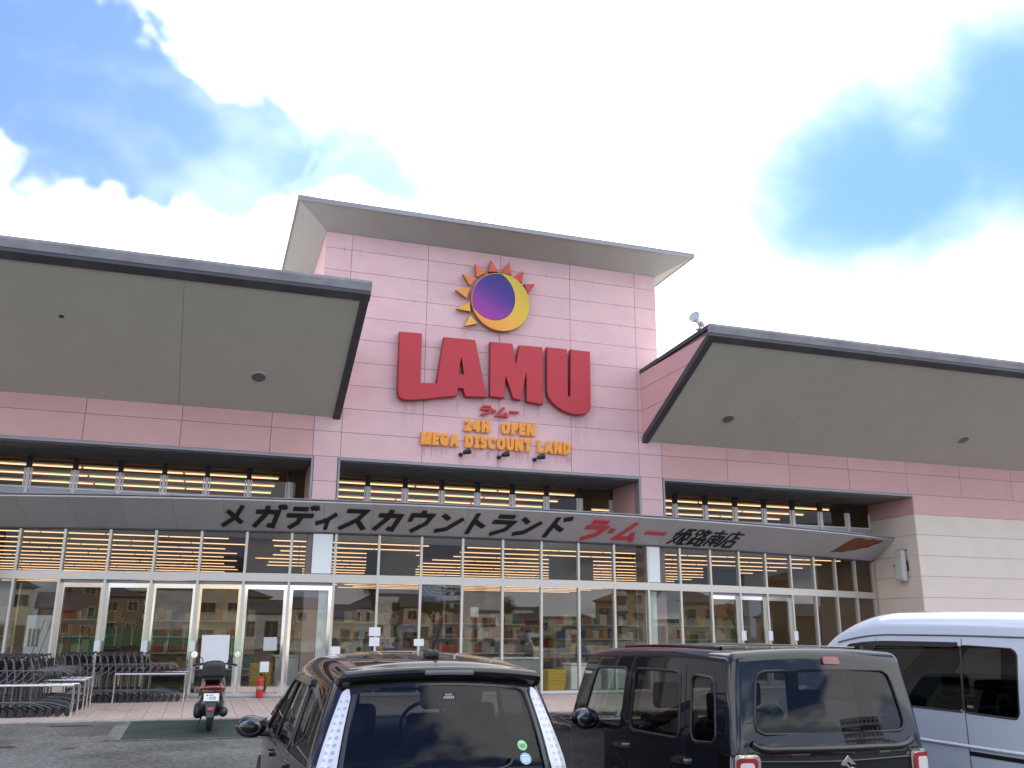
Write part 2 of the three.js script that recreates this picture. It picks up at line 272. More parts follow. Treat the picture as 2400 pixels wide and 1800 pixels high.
// ---- tower eave: four flaring soffits with a dark edge
{
  const e = 0.82, y0 = 11.62, y1 = 12.02, y2 = 12.13, x0 = 2.255, x1 = 11.845, z0 = 0.008, z1 = -14.4;
  const quad = (a, b, c, d) => { const g = new THREE.BufferGeometry(); g.setAttribute('position', new THREE.Float32BufferAttribute([...a, ...b, ...c, ...a, ...c, ...d], 3)); g.computeVertexNormals(); return metreUV(g); };
  const I = [[x0, y0, z0], [x1, y0, z0], [x1, y0, z1], [x0, y0, z1]], O = [[x0 - e, y1, z0 + e], [x1 + e, y1, z0 + e], [x1 + e, y1, z1 - e], [x0 - e, y1, z1 - e]];
  for (let k = 0; k < 4; k++) mesh('eave_soffit', quad(I[k], I[(k + 1) % 4], O[(k + 1) % 4], O[k]), M.eave, store);
  const t = 0.03;
  mesh('eave_fascia', merge([bb(x0 - e - t, x1 + e + t, y1 - 0.02, y2, z0 + e, z0 + e + t), bb(x0 - e - t, x0 - e, y1 - 0.02, y2, z1 - e, z0 + e), bb(x1 + e, x1 + e + t, y1 - 0.02, y2, z1 - e, z0 + e), bb(x0 - e - t, x1 + e + t, y1 - 0.02, y2, z1 - e - t, z1 - e)]), M.fascia, store);
  mesh('tower_roof', bb(x0 - e, x1 + e, y2 - 0.05, y2 - 0.02, z1 - e, z0 + e), M.roof, store);
  mesh('tower_side_wall', metreUV(bb(2.262, 2.298, 8.69, 11.64, -14.4, -0.036)), M.pink, store);
  mesh('tower_side_wall', metreUV(bb(11.802, 11.838, 8.69, 11.64, -14.4, -0.036)), M.pink, store);
}
// ---- wing canopies: wedges that rise outwards
function wingCanopy(x0, x1, inner) {
  const ys = 6.63, zf = 3.86, yb = 8.56, yt = 8.83, ybk = 8.66;
  const g = group('wing_canopy', store);
  const prism = (pts, a, b) => { const s = new THREE.Shape(pts.map(([z, y]) => new THREE.Vector2(z, y))); const e = new THREE.ExtrudeGeometry(s, { depth: b - a, bevelEnabled: false }); e.rotateY(-Math.PI / 2); return e.translate(b, 0, 0); };
  // soffit in boards with fine seams
  const n = Math.round((x1 - x0) / 4.12), w = (x1 - x0) / n;
  for (let k = 0; k < n; k++) mesh('soffit_board', metreUV(prism([[0.004, ys], [zf - 0.17, ys + (yb - ys) * (zf - 0.17) / zf], [zf - 0.17, ys + (yb - ys) * (zf - 0.17) / zf + 0.05], [0.004, ys + 0.05]], x0 + k * w + 0.003, x0 + (k + 1) * w - 0.003)), M.soffit, g);
  mesh('canopy_body', prism([[0.005, ys + 0.07], [zf - 0.2, yb - 0.02], [zf - 0.2, yt - 0.03], [0.005, ybk - 0.02]], x0 + 0.06, x1 - 0.06), M.joint, g);
  mesh('canopy_roof', prism([[-0.4, ybk], [zf, yt - 0.02], [zf, yt], [-0.4, ybk + 0.02]], x0 - 0.02, x1 + 0.02), M.roof, g);
  mesh('front_fascia', metreUV(prism([[zf - 0.06, yb + 0.06], [zf, yb + 0.06], [zf + 0.05, yt - 0.05], [zf + 0.05, yt + 0.005], [zf - 0.06, yt + 0.005]], x0 - 0.03, x1 + 0.03)), M.fascia, g);
  mesh('front_trim', metreUV(prism([[zf - 0.19, yb - 0.13], [zf - 0.01, yb - 0.02], [zf - 0.01, yb + 0.058], [zf - 0.19, yb + 0.0]], x0 - 0.025, x1 + 0.025)), M.trim, g);
  for (const [xe, s] of [[inner === 'right' ? x1 : x0, inner === 'right' ? 1 : -1]]) {
    const a = s > 0 ? xe - 0.16 : xe, b = s > 0 ? xe : xe + 0.16;
    mesh('end_trim', metreUV(prism([[0.006, ys - 0.05], [zf - 0.20, yb - 0.145], [zf - 0.20, yb + 0.02], [0.006, ys + 0.14]], a - 0.01, b + 0.01)), M.trim, g);
    // pink cheek in courses
    const L = (y) => clamp((y - ys - 0.14) / ((yb - ys) / zf), 0, zf);
    const courses = [6.8, 6.885, 7.5, 8.118, 8.60];
    for (let k = 0; k < 4; k++) { const u = courses[k] + 0.006, v = courses[k + 1] - 0.006; mesh('cheek_panel', metreUV(prism([[0.006, u], [L(u), u], [Math.min(L(v), zf - 0.07), v], [0.006, v]], s > 0 ? xe - 0.05 : xe - 0.004, s > 0 ? xe + 0.004 : xe + 0.05)), M.pink, g); }
    mesh('cheek_coping', metreUV(prism([[-0.02, ybk - 0.06], [zf - 0.06, yt - 0.10], [zf - 0.06, yt + 0.006], [-0.02, ybk + 0.04]], s > 0 ? xe - 0.1 : xe - 0.03, s > 0 ? xe + 0.03 : xe + 0.1)), M.trim, g);
  }
  return g;
}
const canL = wingCanopy(X_L, 2.88, 'right'), canR = wingCanopy(11.27, X_R, 'left');
{ // round recessed downlights in the soffits
  const sl = Math.atan2(8.56 - 6.63, 3.86);
  for (const [x, g] of [[0.8, canL], [-7.4, canL], [13.33, canR], [21.46, canR], [29.6, canR]]) {
    const d = mesh('downlight', new THREE.TorusGeometry(0.175, 0.022, 8, 28).rotateX(Math.PI / 2), std(lin(0.42, 0.42, 0.40), 0.5), g);
    const lens = mesh('lens', new THREE.SphereGeometry(0.17, 24, 8).scale(1, 0.12, 1), std(lin(0.13, 0.135, 0.13), 0.3), d);
    lens.position.y = -0.004; d.position.set(x, 6.63 + 1.13 * (8.56 - 6.63) / 3.86 - 0.004, 1.13); d.rotation.x = -sl;
  }
  mesh('soffit_vent', cyl(0.05, 0.04, -3.33, 6.63 + 2.35 * 0.5 - 0.005, 2.35, 'y', 10), M.darkMetal, canL);
}
// ---- clerestory windows deep in the openings
{
  const g = group('clerestory', store), zc = -1.95;
  mesh('sill_beam', metreUV(bb(-6.0, 20.32, 4.02, 4.62, zc - 0.3, zc - 0.06)), M.recess, g);
  for (let k = -2; k < 24; k++) {
    const x = 7.07 + (k - 10.0) * 1.0305;
    if (x < -6.0 || x > 20.4) continue;
    mesh('post', bb(x - 0.038, x + 0.038, 4.62, 5.24, zc - 0.04, zc + 0.05), M.aluWhite, g);
    mesh('post_dark_top', bb(x - 0.06, x + 0.06, 5.242, 5.53, zc - 0.06, zc + 0.07), M.darkMetal, g);  // upper end of each post: a wider block in a dark colour
    if (x > 20.0) continue;
    const a = x + 0.055, b = Math.min(x + 0.975, 20.3);
    mesh('window_frame', merge([bb(a, b, 4.76, 4.80, zc - 0.03, zc + 0.025), bb(a, a + 0.035, 4.80, 5.24, zc - 0.03, zc + 0.025), bb(b - 0.035, b, 4.80, 5.24, zc - 0.03, zc + 0.025)]), M.aluWhite, g);
    mesh('spandrel', bb(a - 0.014, b + 0.014, 4.625, 4.757, zc - 0.03, zc + 0.01), M.band, g);
    const p = mesh('window_pane', new THREE.PlaneGeometry(b - a - 0.004, 0.80), M.upperGlass, g); p.position.set((a + b) / 2, 5.16, zc - 0.01); p.rotation.set((rnd() - 0.5) * 0.006, (rnd() - 0.5) * 0.006, 0);
  }
}
// ---- the bowed shopfront: mullions, transom, panes, sliding doors
const BAY = 1.034, N_BAY = 27, arcS = (i) => (-11.472 + BAY * i) / AR;   // i = 0 is the mullion at the left of the picture
const doorBays = new Set([1, 2, 3, 4, 5, 6, 17, 18, 19]);
{
  const g = group('shopfront', store);
  const local = (geo, a, off = 0, y = 0) => { const p = onArc(a, off); return geo.rotateY(a).translate(p.x, y, p.z); };
  for (let i = -2; i <= 24; i++) {
    const a = arcS(i); if (onArc(a).x > 20.3) continue;
    mesh('mullion', local(bx(0.058, 3.72, 0.11, 0, 1.86, -0.02), a), M.alu, g);
    const m = arcS(i + 0.5); const pm = onArc(m); if (pm.x > 20.2) continue;
    const w = BAY - 0.06;
    mesh('transom', local(bx(w, 0.19, 0.10, 0, 2.67, -0.02), m), M.alu, g);
    mesh('bottom_rail', local(bx(w, 0.09, 0.09, 0, 0.045, -0.02), m), M.alu, g);
    const pane = (name, y0, y1, off) => { const p = mesh(name, new THREE.PlaneGeometry(w, y1 - y0), name === 'upper_pane' ? M.upperGlass : M.shopGlass, g); const q = onArc(m, off); p.position.set(q.x, (y0 + y1) / 2, q.z); p.rotation.order = 'YXZ'; p.rotation.set((rnd() - 0.5) * 0.007, m + (rnd() - 0.5) * 0.010, 0); return p; };
    pane('upper_pane', 2.766, 3.74, -0.02);
    if (doorBays.has(i)) {
      const off = -0.10, hgt = 2.47, steel = M.steel;
      const fr = merge([bx(0.075, hgt, 0.045, -w / 2 + 0.0375, hgt / 2 + 0.03, 0), bx(0.075, hgt, 0.045, w / 2 - 0.0375, hgt / 2 + 0.03, 0), bx(w - 0.15, 0.10, 0.045, 0, hgt - 0.02, 0), bx(w - 0.15, 0.13, 0.045, 0, 0.165, 0)]);
      const d = mesh('sliding_door', local(fr, m, off), steel, g);
      const p = pane('door_glass', 0.23, hgt - 0.07, off); p.scale.x = (w - 0.15) / w;
      mesh('door_track', local(bx(w, 0.07, 0.06, 0, 2.535, -0.08), m), M.fascia, g);
    } else pane('lower_pane', 0.09, 2.575, -0.02);
  }
  for (const [u, w] of [[6.70, 0.46], [15.2, 0.34]]) for (const [y0, y1, o] of [[2.78, 3.73, 0.012], [0.02, 2.56, -0.20]]) mesh('column_cladding', local(rb(w, y1 - y0, 0.02, 0.004, 0, (y0 + y1) / 2, 0), arcS(u), o), std(lin(0.74, 0.81, 0.82), 0.18), g);
  mesh('floor_sill', (() => { const L = []; for (let i = -2; i < 24; i++) L.push(local(bx(BAY, 0.03, 0.26, 0, 0.013, 0), arcS(i + 0.5))); return merge(L); })(), M.fascia, g);
}
// ---- the sign canopy: sloping grey fascia panels over the shopfront
const BB = { y: 3.745, o: 0.03 }, BT = { y: 4.335, o: 0.97 };
{
  const g = group('sign_canopy', store);
  const strip = (a0, a1, p, q, th = 0.03) => { // a panel between two (offset, height) edges
    const P = (a, e, d) => { const v = onArc(a, e.o + d * 0); return [v.x, e.y + d, v.z]; };
    const pos = [], quad = (A, B, C, D) => pos.push(...A, ...B, ...C, ...A, ...C, ...D);
    const A = P(a0, p, 0), B = P(a1, p, 0), C = P(a1, q, 0), D = P(a0, q, 0), A2 = P(a0, p, th), B2 = P(a1, p, th), C2 = P(a1, q, th), D2 = P(a0, q, th);
    quad(A, B, C, D); quad(B2, A2, D2, C2); quad(A, A2, B2, B); quad(D, C, C2, D2); quad(B, B2, C2, C); quad(A2, A, D, D2);
    const b = new THREE.BufferGeometry(); b.setAttribute('position', new THREE.Float32BufferAttribute(pos, 3)); b.computeVertexNormals(); return metreUV(b);
  };
  const aL = arcOfX(-6.0), aR = arcOfX(20.33, 0.5), n = 24;
  for (let k = 0; k < n; k++) {
    const a0 = lerp(aL, aR, k / n) + 0.00008, a1 = lerp(aL, aR, (k + 1) / n) - 0.00008;
    mesh('fascia_panel', strip(a0, a1, BB, BT), k % 3 ? M.band : M.bandB, g);
    mesh('edge_strip', strip(a0 - 0.00008, a1 + 0.00008, { y: BT.y + 0.03, o: BT.o - 0.03 }, { y: BT.y + 0.06, o: BT.o + 0.02 }, 0.02), M.fascia, g);
    mesh('drip_edge', strip(a0 - 0.00008, a1 + 0.00008, { y: BB.y - 0.045, o: BB.o - 0.06 }, { y: BB.y - 0.03, o: BB.o + 0.015 }, 0.03), M.trim, g);
  }
  // canopy roof back to the clerestory and its ceiling
  const roof = (y, o, mat, name, zb) => { const pos = []; for (let k = 0; k < 40; k++) { const A = onArc(lerp(aL, aR, k / 40), o), B = onArc(lerp(aL, aR, (k + 1) / 40), o); pos.push(A.x, y, A.z, B.x, y, B.z, B.x, y, zb, A.x, y, A.z, B.x, y, zb, A.x, y, zb); } const b = new THREE.BufferGeometry(); b.setAttribute('position', new THREE.Float32BufferAttribute(pos, 3)); b.computeVertexNormals(); mesh(name, metreUV(b), mat, g); };
  roof(BT.y + 0.02, BT.o - 0.04, M.recess, 'canopy_top', -1.99); roof(BB.y + 0.015, 0.02, M.white, 'canopy_ceiling', -1.99);
  mesh('canopy_beam', bb(-6, 20.3, 3.77, 4.30, -2.3, -2.0), M.recess, g);
  // torn, rusted patch at the right end
  const rustTex = canvasTex(256, 256, (c, w, h) => { const R = rngOf(8); c.fillStyle = 'rgb(120,74,42)'; c.fillRect(0, 0, w, h); for (let i = 0; i < 900; i++) { const k = R(); c.fillStyle = `rgba(${70 + k * 90},${40 + k * 45},${25 + k * 25},0.35)`; c.beginPath(); c.ellipse(R() * w, R() * h, 2 + R() * 18, 1 + R() * 7, -0.6, 0, 7); c.fill(); } });
  const along = (x, t) => { const o = lerp(BB.o, BT.o, t) + 0.012, v = onArc(arcOfX(x, o), o); return [v.x, lerp(BB.y, BT.y, t) - 0.012, v.z]; };
  const out = [[17.85, 0.22], [18.05, 0.42], [18.2, 0.66], [18.45, 0.90], [18.75, 0.93], [19.0, 0.88], [19.3, 0.95], [19.55, 0.9], [19.8, 0.94], [19.72, 0.78], [19.5, 0.70], [19.38, 0.56], [19.1, 0.52], [18.85, 0.40], [18.6, 0.36], [18.35, 0.27], [18.1, 0.27]];
  const pos = [], uv = []; const ctr = [18.85, 0.68];
  for (let k = 0; k < out.length; k++) for (const p of [ctr, out[k], out[(k + 1) % out.length]]) { pos.push(...along(...p)); uv.push((p[0] - 17.9) / 2, p[1]); }
  const rg = new THREE.BufferGeometry(); rg.setAttribute('position', new THREE.Float32BufferAttribute(pos, 3)); rg.setAttribute('uv', new THREE.Float32BufferAttribute(uv, 2)); rg.computeVertexNormals();
  mesh('rust_patch', rg, std(0xffffff, 0.9, 0, { map: rustTex, side: THREE.DoubleSide }), g).userData.label = 'brown rusted patch of peeled canopy paint';
}

{ // oil stains on the asphalt, scuffs on the slabs
  const blot = (name, x, z, rx, rz, y, mat, seed) => { const Q = rngOf(seed), n = 26, pts = []; for (let k = 0; k < n; k++) { const a = k / n * Math.PI * 2, q = 0.6 + 0.4 * Q(); pts.push([Math.cos(a) * rx * q, Math.sin(a) * rz * q]); } const g = new THREE.ShapeGeometry(shapeFlat(pts)).rotateX(-Math.PI / 2); const m = struct(numbered(name), g, mat); m.position.set(x, y, z); m.rotation.x = name === 'asphalt_stain' ? SLOPE : 0; };
  function shapeFlat(p) { return new THREE.Shape(p.map(([x, y]) => new THREE.Vector2(x, y))); }
  const dark = std(lin(0.045, 0.046, 0.046), 0.7, 0, { bumpMap: rep(texGravelBump, 1.1), bumpScale: 0.004 }), mid = std(lin(0.062, 0.062, 0.06), 0.85), scuff = std(lin(0.22, 0.12, 0.10), 0.8);
  for (const [x, z, a, b, m] of [[-1.79, 5.62, 0.42, 0.10, dark], [-2.33, 8.0, 0.16, 0.10, dark], [-1.5, 8.3, 0.10, 0.1, mid], [0.45, 7.0, 0.16, 0.2, mid]]) blot('asphalt_stain', x, z, a, b, gyCap(z) + 0.0065, m, Math.round(x * 100 + z * 10) + 999);
  for (const [x, z, a] of [[-1.5, 2.85, 0.22], [-1.16, 3.2, 0.24]]) blot('pavement_scuff', x, z, a, 0.035, 0.0045, scuff, Math.round(x * 50) + 300);
}

// ------------------------------------------------------------------ signs on the tower
function extrude(shape, depth, bevel = 0.012) { return new THREE.ExtrudeGeometry(shape, { depth, bevelEnabled: bevel > 0, bevelThickness: bevel, bevelSize: bevel * 0.7, bevelSegments: 1, curveSegments: 24 }); }
const shapeOf = (pts) => new THREE.Shape(pts.map(([x, y]) => new THREE.Vector2(x, y)));
{
  const s = thing('store_name_sign', 'big red block letters LAMU on the pink tower', 'sign', [4.28, 7.2, 0]);
  const L = (pts, hole) => { const sh = shapeOf(pts.map(([x, y]) => [x - 4.28, y - 7.2])); if (hole) sh.holes.push(new THREE.Path(hole.map(([x, y]) => new THREE.Vector2(x - 4.28, y - 7.2)))); mesh('letter', extrude(sh, 0.13, 0.02).translate(0, 0, 0.05), [M.letterRed, M.letterRedSide], s); };
  L([[4.28, 9.00], [4.85, 9.01], [4.86, 7.67], [5.30, 7.69], [5.47, 8.98], [6.31, 8.99], [6.65, 7.46], [6.08, 7.43], [6.02, 7.64], [5.87, 7.64], [5.84, 7.42], [5.46, 7.36], [5.05, 7.27], [4.67, 7.21], [4.46, 7.20], [4.34, 7.25], [4.29, 7.38]], [[5.945, 8.51], [5.87, 8.00], [6.04, 8.00]]);
  L([[6.75, 8.99], [7.36, 9.00], [7.47, 8.40], [7.57, 8.98], [8.22, 8.99], [8.24, 7.40], [7.79, 7.44], [7.77, 8.27], [7.61, 7.47], [7.41, 7.49], [7.18, 8.10], [7.14, 7.48], [6.76, 7.49]]);
  L([[8.37, 9.01], [8.94, 9.01], [8.96, 7.70], [8.99, 7.66], [9.05, 7.68], [9.07, 9.02], [9.63, 9.01], [9.63, 7.43], [9.59, 7.32], [9.49, 7.24], [9.28, 7.20], [9.07, 7.21], [8.87, 7.26], [8.65, 7.37], [8.48, 7.51], [8.40, 7.63], [8.37, 7.78]]);
  for (const [x, y] of [[4.5, 8.4], [6.2, 7.8], [7.0, 8.2], [8.0, 8.2], [8.6, 8.4], [9.4, 8.0]]) mesh('stand_off', cyl(0.02, 0.055, x - 4.28, y - 7.2, 0.025, 'z', 8), M.darkMetal, s);
}
{ // sun and moon emblem
  const cx = 7.03, cy = 10.18, s = thing('sun_emblem', 'round sun emblem, purple moon in a yellow crescent with nine rays', 'sign', [cx, cy, 0]);
  const R = 0.835;
  const disc = (r, x, y, z0, dep, mat, name, fn) => { const sh = new THREE.Shape(); sh.absarc(x, y, r, 0, Math.PI * 2, false); const g = extrude(sh, dep, 0.008).translate(0, 0, z0); if (fn) { const p = g.attributes.position, c = new Float32Array(p.count * 3); for (let i = 0; i < p.count; i++) c.set(fn(p.getX(i), p.getY(i)), i * 3); g.setAttribute('color', new THREE.BufferAttribute(c, 3)); } return mesh(name, g, mat, s); };
  const printed = canvasTex(512, 512, (c, w, h) => {
    let g = c.createLinearGradient(40, h - 40, w - 20, 120); g.addColorStop(0, 'rgb(236,140,52)'); g.addColorStop(0.45, 'rgb(232,170,62)'); g.addColorStop(0.75, 'rgb(214,180,50)'); g.addColorStop(1, 'rgb(196,172,56)');
    c.fillStyle = g; c.fillRect(0, 0, w, h);
    g = c.createLinearGradient(90, h * 0.86, w * 0.62, 60); g.addColorStop(0, 'rgb(176,48,140)'); g.addColorStop(0.35, 'rgb(128,44,146)'); g.addColorStop(0.7, 'rgb(60,36,130)'); g.addColorStop(1, 'rgb(40,32,118)');
    c.fillStyle = g; c.strokeStyle = 'rgb(46,36,100)'; c.lineWidth = 5; c.save(); c.beginPath(); c.arc(w / 2, h / 2, w * 0.492, 0, 7); c.clip(); c.beginPath(); c.ellipse(w * 0.345, h * 0.40, w * 0.39, h * 0.435, -0.35, 0, 7); c.fill(); c.stroke(); c.restore();
  });
  const sh = new THREE.Shape(); sh.absarc(0, 0, R, 0, Math.PI * 2, false); const g = extrude(sh, 0.12, 0.012).translate(0, 0, 0.05); const p = g.attributes.position, uv = g.attributes.uv;
  for (let i = 0; i < p.count; i++) uv.setXY(i, (p.getX(i) + R) / (2 * R), (p.getY(i) + R) / (2 * R));
  mesh('disc', g, [std(0xffffff, 0.4, 0, { map: printed }), std(lin(0.34, 0.20, 0.06), 0.5)], s);
  const rays = [[[6.03, 9.38], [6.18, 9.70], [6.38, 9.49]], [[5.79, 9.84], [6.15, 10.08], [6.18, 9.81]], [[5.76, 10.37], [6.14, 10.50], [6.07, 10.18]], [[5.95, 10.85], [6.32, 10.80], [6.16, 10.56]], [[6.29, 11.19], [6.60, 10.99], [6.34, 10.82]], [[6.74, 11.37], [6.96, 11.06], [6.67, 11.03]], [[7.27, 11.39], [7.33, 11.02], [7.06, 11.05]], [[7.69, 11.19], [7.64, 10.83], [7.38, 10.94]], [[8.03, 10.84], [7.82, 10.53], [7.71, 10.79]]];
  const cols = [[0.80, 0.42, 0.07], [0.80, 0.38, 0.06], [0.78, 0.30, 0.05], [0.74, 0.22, 0.045], [0.70, 0.17, 0.045], [0.64, 0.12, 0.045], [0.58, 0.085, 0.045], [0.54, 0.06, 0.05], [0.52, 0.045, 0.05]];
  rays.forEach((t, i) => mesh('ray', extrude(shapeOf(t.map(([x, y]) => [x - cx, y - cy])), 0.09, 0.012).translate(0, 0, 0.05), [std(lin(...cols[i]), 0.45), std(lin(...cols[i].map((c) => c * 0.55)), 0.5)], s));
}
// strokes of brush-like block characters: polylines with square mitred joins, on a 100 x 100 grid
function strokeShape(pts, w) {
  const L = [], Rr = [], n = pts.length, d = (a, b) => { const x = b[0] - a[0], y = b[1] - a[1], l = Math.hypot(x, y); return [x / l, y / l]; };
  for (let i = 0; i < n; i++) {
    const a = i ? d(pts[i - 1], pts[i]) : d(pts[0], pts[1]), b = i < n - 1 ? d(pts[i], pts[i + 1]) : a;
    let mx = -(a[1] + b[1]), my = a[0] + b[0]; const l = Math.hypot(mx, my) || 1; mx /= l; my /= l; const k = Math.min(1.8, 1 / Math.max(0.3, mx * -a[1] + my * a[0])) * w / 2;
    L.push([pts[i][0] + mx * k, pts[i][1] + my * k]); Rr.unshift([pts[i][0] - mx * k, pts[i][1] - my * k]);
  }
  return [...L, ...Rr];
}
const KA = [[[8, 73], [84, 73], [76, 8], [56, 13]], [[46, 99], [43, 62], [12, 4]]], TO = [[[34, 99], [34, 0]], [[34, 64], [86, 36]]];
const DAK = [[[80, 104], [87, 88]], [[93, 104], [100, 88]]];
const GLYPH = {
  me: [[[82, 97], [62, 48], [12, 4]], [[26, 74], [88, 20]]], ga: [...KA, ...DAK.map((s) => s.map(([x, y]) => [x + 6, y]))], de: [[[20, 90], [72, 90]], [[4, 60], [96, 60]], [[56, 60], [48, 26], [22, 2]], ...DAK.map((s) => s.map(([x, y]) => [x + 4, y]))],
  i: [[[88, 72], [56, 44], [8, 24]], [[57, 48], [57, -2]]], su: [[[12, 88], [80, 88], [60, 48], [6, 4]], [[56, 50], [94, 4]]], ka: KA, u: [[[50, 102], [50, 78]], [[12, 50], [12, 80], [88, 80], [78, 42], [32, 2]]],
  n: [[[12, 86], [42, 66]], [[10, 8], [52, 20], [95, 72]]], to: TO, ra: [[[16, 91], [82, 91]], [[6, 64], [90, 64], [76, 28], [24, 2]]], do: [...TO, [[64, 100], [72, 84]], [[80, 104], [88, 88]]],
  mu: [[[48, 97], [14, 14], [84, 18]], [[68, 46], [96, 2]]], bar: [[[3, 50], [97, 50]]], dot: [[[38, 50], [62, 50]]],
  hime: [[[26, 99], [10, 42], [44, 6]], [[42, 74], [32, 34], [2, 2]], [[1, 66], [48, 66]], [[56, 95], [56, 4]], [[56, 94], [99, 94]], [[56, 4], [99, 4]], [[64, 66], [92, 66], [92, 34], [64, 34], [64, 66]], [[76, 94], [76, 66]], [[76, 34], [76, 4]]],
  ji: [[[8, 94], [40, 94], [40, 68], [8, 68], [8, 94]], [[24, 68], [24, 10]], [[24, 40], [43, 40]], [[9, 46], [9, 8]], [[1, 4], [46, 14]], [[66, 100], [50, 70]], [[64, 87], [92, 87], [48, 40]], [[60, 74], [99, 40]], [[59, 37], [91, 37], [91, 2], [59, 2], [59, 37]]],
  minami: [[[8, 84], [92, 84]], [[50, 102], [50, 66]], [[12, 0], [12, 65], [90, 65], [90, 2], [78, 5]], [[34, 61], [40, 47]], [[68, 61], [61, 47]], [[27, 43], [75, 43]], [[25, 25], [77, 25]], [[50, 43], [50, 3]]],
  ten: [[[52, 103], [52, 88]], [[12, 87], [97, 87]], [[15, 87], [12, 42], [1, 3]], [[56, 80], [56, 40]], [[56, 62], [90, 62]], [[32, 40], [86, 40], [86, 3], [32, 3], [32, 40]]],
};
function glyphGeo(strokes, w, h, sw, depth, slant) {
  return merge(strokes.map((s, k) => { const sh = shapeOf(strokeShape(s, sw).map(([x, y]) => [((x - 50) + (y - 50) * slant) / 100 * w, (y - 50) / 100 * h])); return extrude(sh, depth + k * 0.0022, 0.003); }));
}
{ // the long canopy sign
  const s = thing('canopy_letter_sign', 'black and red Japanese letters along the grey entrance canopy', 'sign');
  const S = V(0, BT.y - BB.y, BT.o - BB.o), len = S.length(); S.normalize();
  const put = (key, x, w, h, sw, mat, slant, t = 0.49) => {
    const o = lerp(BB.o, BT.o, t), a = arcOfX(x, o), p = onArc(a, o); p.y = lerp(BB.y, BT.y, t);
    const T = V(Math.cos(a), 0, -Math.sin(a)), rad = V(Math.sin(a), 0, Math.cos(a)), U = V(rad.x * S.z, S.y, rad.z * S.z), N = T.clone().cross(U);
    const m = mesh('letter', glyphGeo(GLYPH[key], w, h, sw, 0.016, slant), mat, s); m.applyMatrix4(new THREE.Matrix4().makeBasis(T, U, N).setPosition(p.addScaledVector(N, 0.006)));
  };
  const H = 0.80;
  for (const [k, x, w] of [['me', 0.52, 0.58], ['ga', 1.28, 0.66], ['de', 2.01, 0.66], ['i', 2.63, 0.54], ['su', 3.28, 0.66], ['ka', 4.08, 0.68], ['u', 4.82, 0.62], ['n', 5.55, 0.64], ['to', 6.23, 0.62], ['ra', 6.88, 0.62], ['n', 7.56, 0.64], ['do', 8.30, 0.66]]) put(k, x, w, H, 16.5, M.letterBlack, 0.22);
  const red = std(lin(0.55, 0.05, 0.06), 0.45);
  for (const [k, x, w, sw] of [['ra', 9.39, 0.66, 19], ['dot', 9.90, 0.55, 22], ['mu', 10.42, 0.66, 18], ['bar', 11.22, 0.66, 15]]) put(k, x, w, k === 'ra' ? 0.8 : H, sw, red, 0.24, 0.47);
  for (const [k, x, w] of [['hime', 12.07, 0.60], ['ji', 12.66, 0.56], ['minami', 13.22, 0.56], ['ten', 13.76, 0.58]]) put(k, x, w * 0.92, 0.68, 6.2, M.letterBlack, 0.14, 0.42);
}
{ // small red katakana under the name
  const s = thing('katakana_sign', 'small dark red Japanese letters under the big red letters', 'sign', [6.49, 7.0, 0]);
  const put = (k, x, w, h, sw, y) => { const m = mesh('letter', glyphGeo(GLYPH[k], w, h, sw, 0.06, 0.25), M.letterRed, s); m.position.set(x, y, 0.03); };
  put('ra', 0.19, 0.34, 0.27, 22, 0.12); put('dot', 0.43, 0.3, 0.26, 30, 0.12); put('mu', 0.66, 0.36, 0.28, 20, 0.11); put('bar', 0.98, 0.28, 0.26, 22, 0.14);
}
{ // opening hours and slogan in orange block letters
  const font = await new FontLoader().loadAsync('fonts/droid/droid_sans_bold.typeface.json');
  const line = (name, label, str, x0, x1, y, h) => {
    const s = thing(name, label, 'sign', [x0, y, 0]); const items = [];
    let x = 0; for (const ch of str) { if (ch === ' ') { x += 0.42; continue; } const sh = font.generateShapes(ch, 1); const g = new THREE.ExtrudeGeometry(sh, { depth: 0.045, bevelEnabled: true, bevelThickness: 0.006, bevelSize: 0.095, bevelSegments: 1, curveSegments: 5 }); g.computeBoundingBox(); const b = g.boundingBox; g.translate(-b.min.x, -b.min.y, 0); const k = 1 / (b.max.y - b.min.y); items.push([g, x, k]); x += (b.max.x - b.min.x) * k * 0.80 + 0.075; }
    const sc = (x1 - x0) / (x - 0.075); for (const [g, gx, k] of items) { g.scale(sc * k * 0.80, h * k, 1); g.translate(gx * sc, 0, 0.035); mesh('letter', g, M.letterOrange, s); }
  };
  line('opening_hours_sign', 'orange letters 24H OPEN on the pink tower', '24H  OPEN', 6.09, 8.06, 6.52, 0.335);
  line('slogan_sign', 'orange letters MEGA DISCOUNT LAND low on the pink tower', 'MEGA DISCOUNT LAND', 4.96, 9.08, 6.085, 0.345);
}
// three little black spotlights under the slogan
[['leftmost', 6.03], ['middle', 7.07], ['rightmost', 8.06]].forEach(([w, x]) => {
  const s = thing('sign_spotlight', `${w} of three small black spotlights below the orange slogan`, 'spotlight', [x, 5.9, 0], 0, 'spotlights below the slogan');
  mesh('wall_plate', cyl(0.055, 0.03, 0, 0, 0.015, 'z', 16), M.darkMetal, s); mesh('arm', tube([[0, 0, 0.02], [0, -0.01, 0.12], [0.06, 0.03, 0.2]], 0.016), M.darkMetal, s);
  const hd = mesh('head', new THREE.LatheGeometry([[0.001, 0], [0.045, 0.01], [0.055, 0.06], [0.075, 0.15], [0.078, 0.2], [0.066, 0.2]].map((p) => new THREE.Vector2(...p)), 18), M.darkMetal, s); hd.position.set(0.02, 0.02, 0.2); hd.rotation.set(-0.15, 0, -1.25);
  mesh('lamp_glass', new THREE.SphereGeometry(0.062, 14, 8, 0, 6.3, 0, 1.2).scale(1, 0.3, 1).translate(0, 0.19, 0), std(lin(0.3, 0.3, 0.3), 0.15), hd);
});
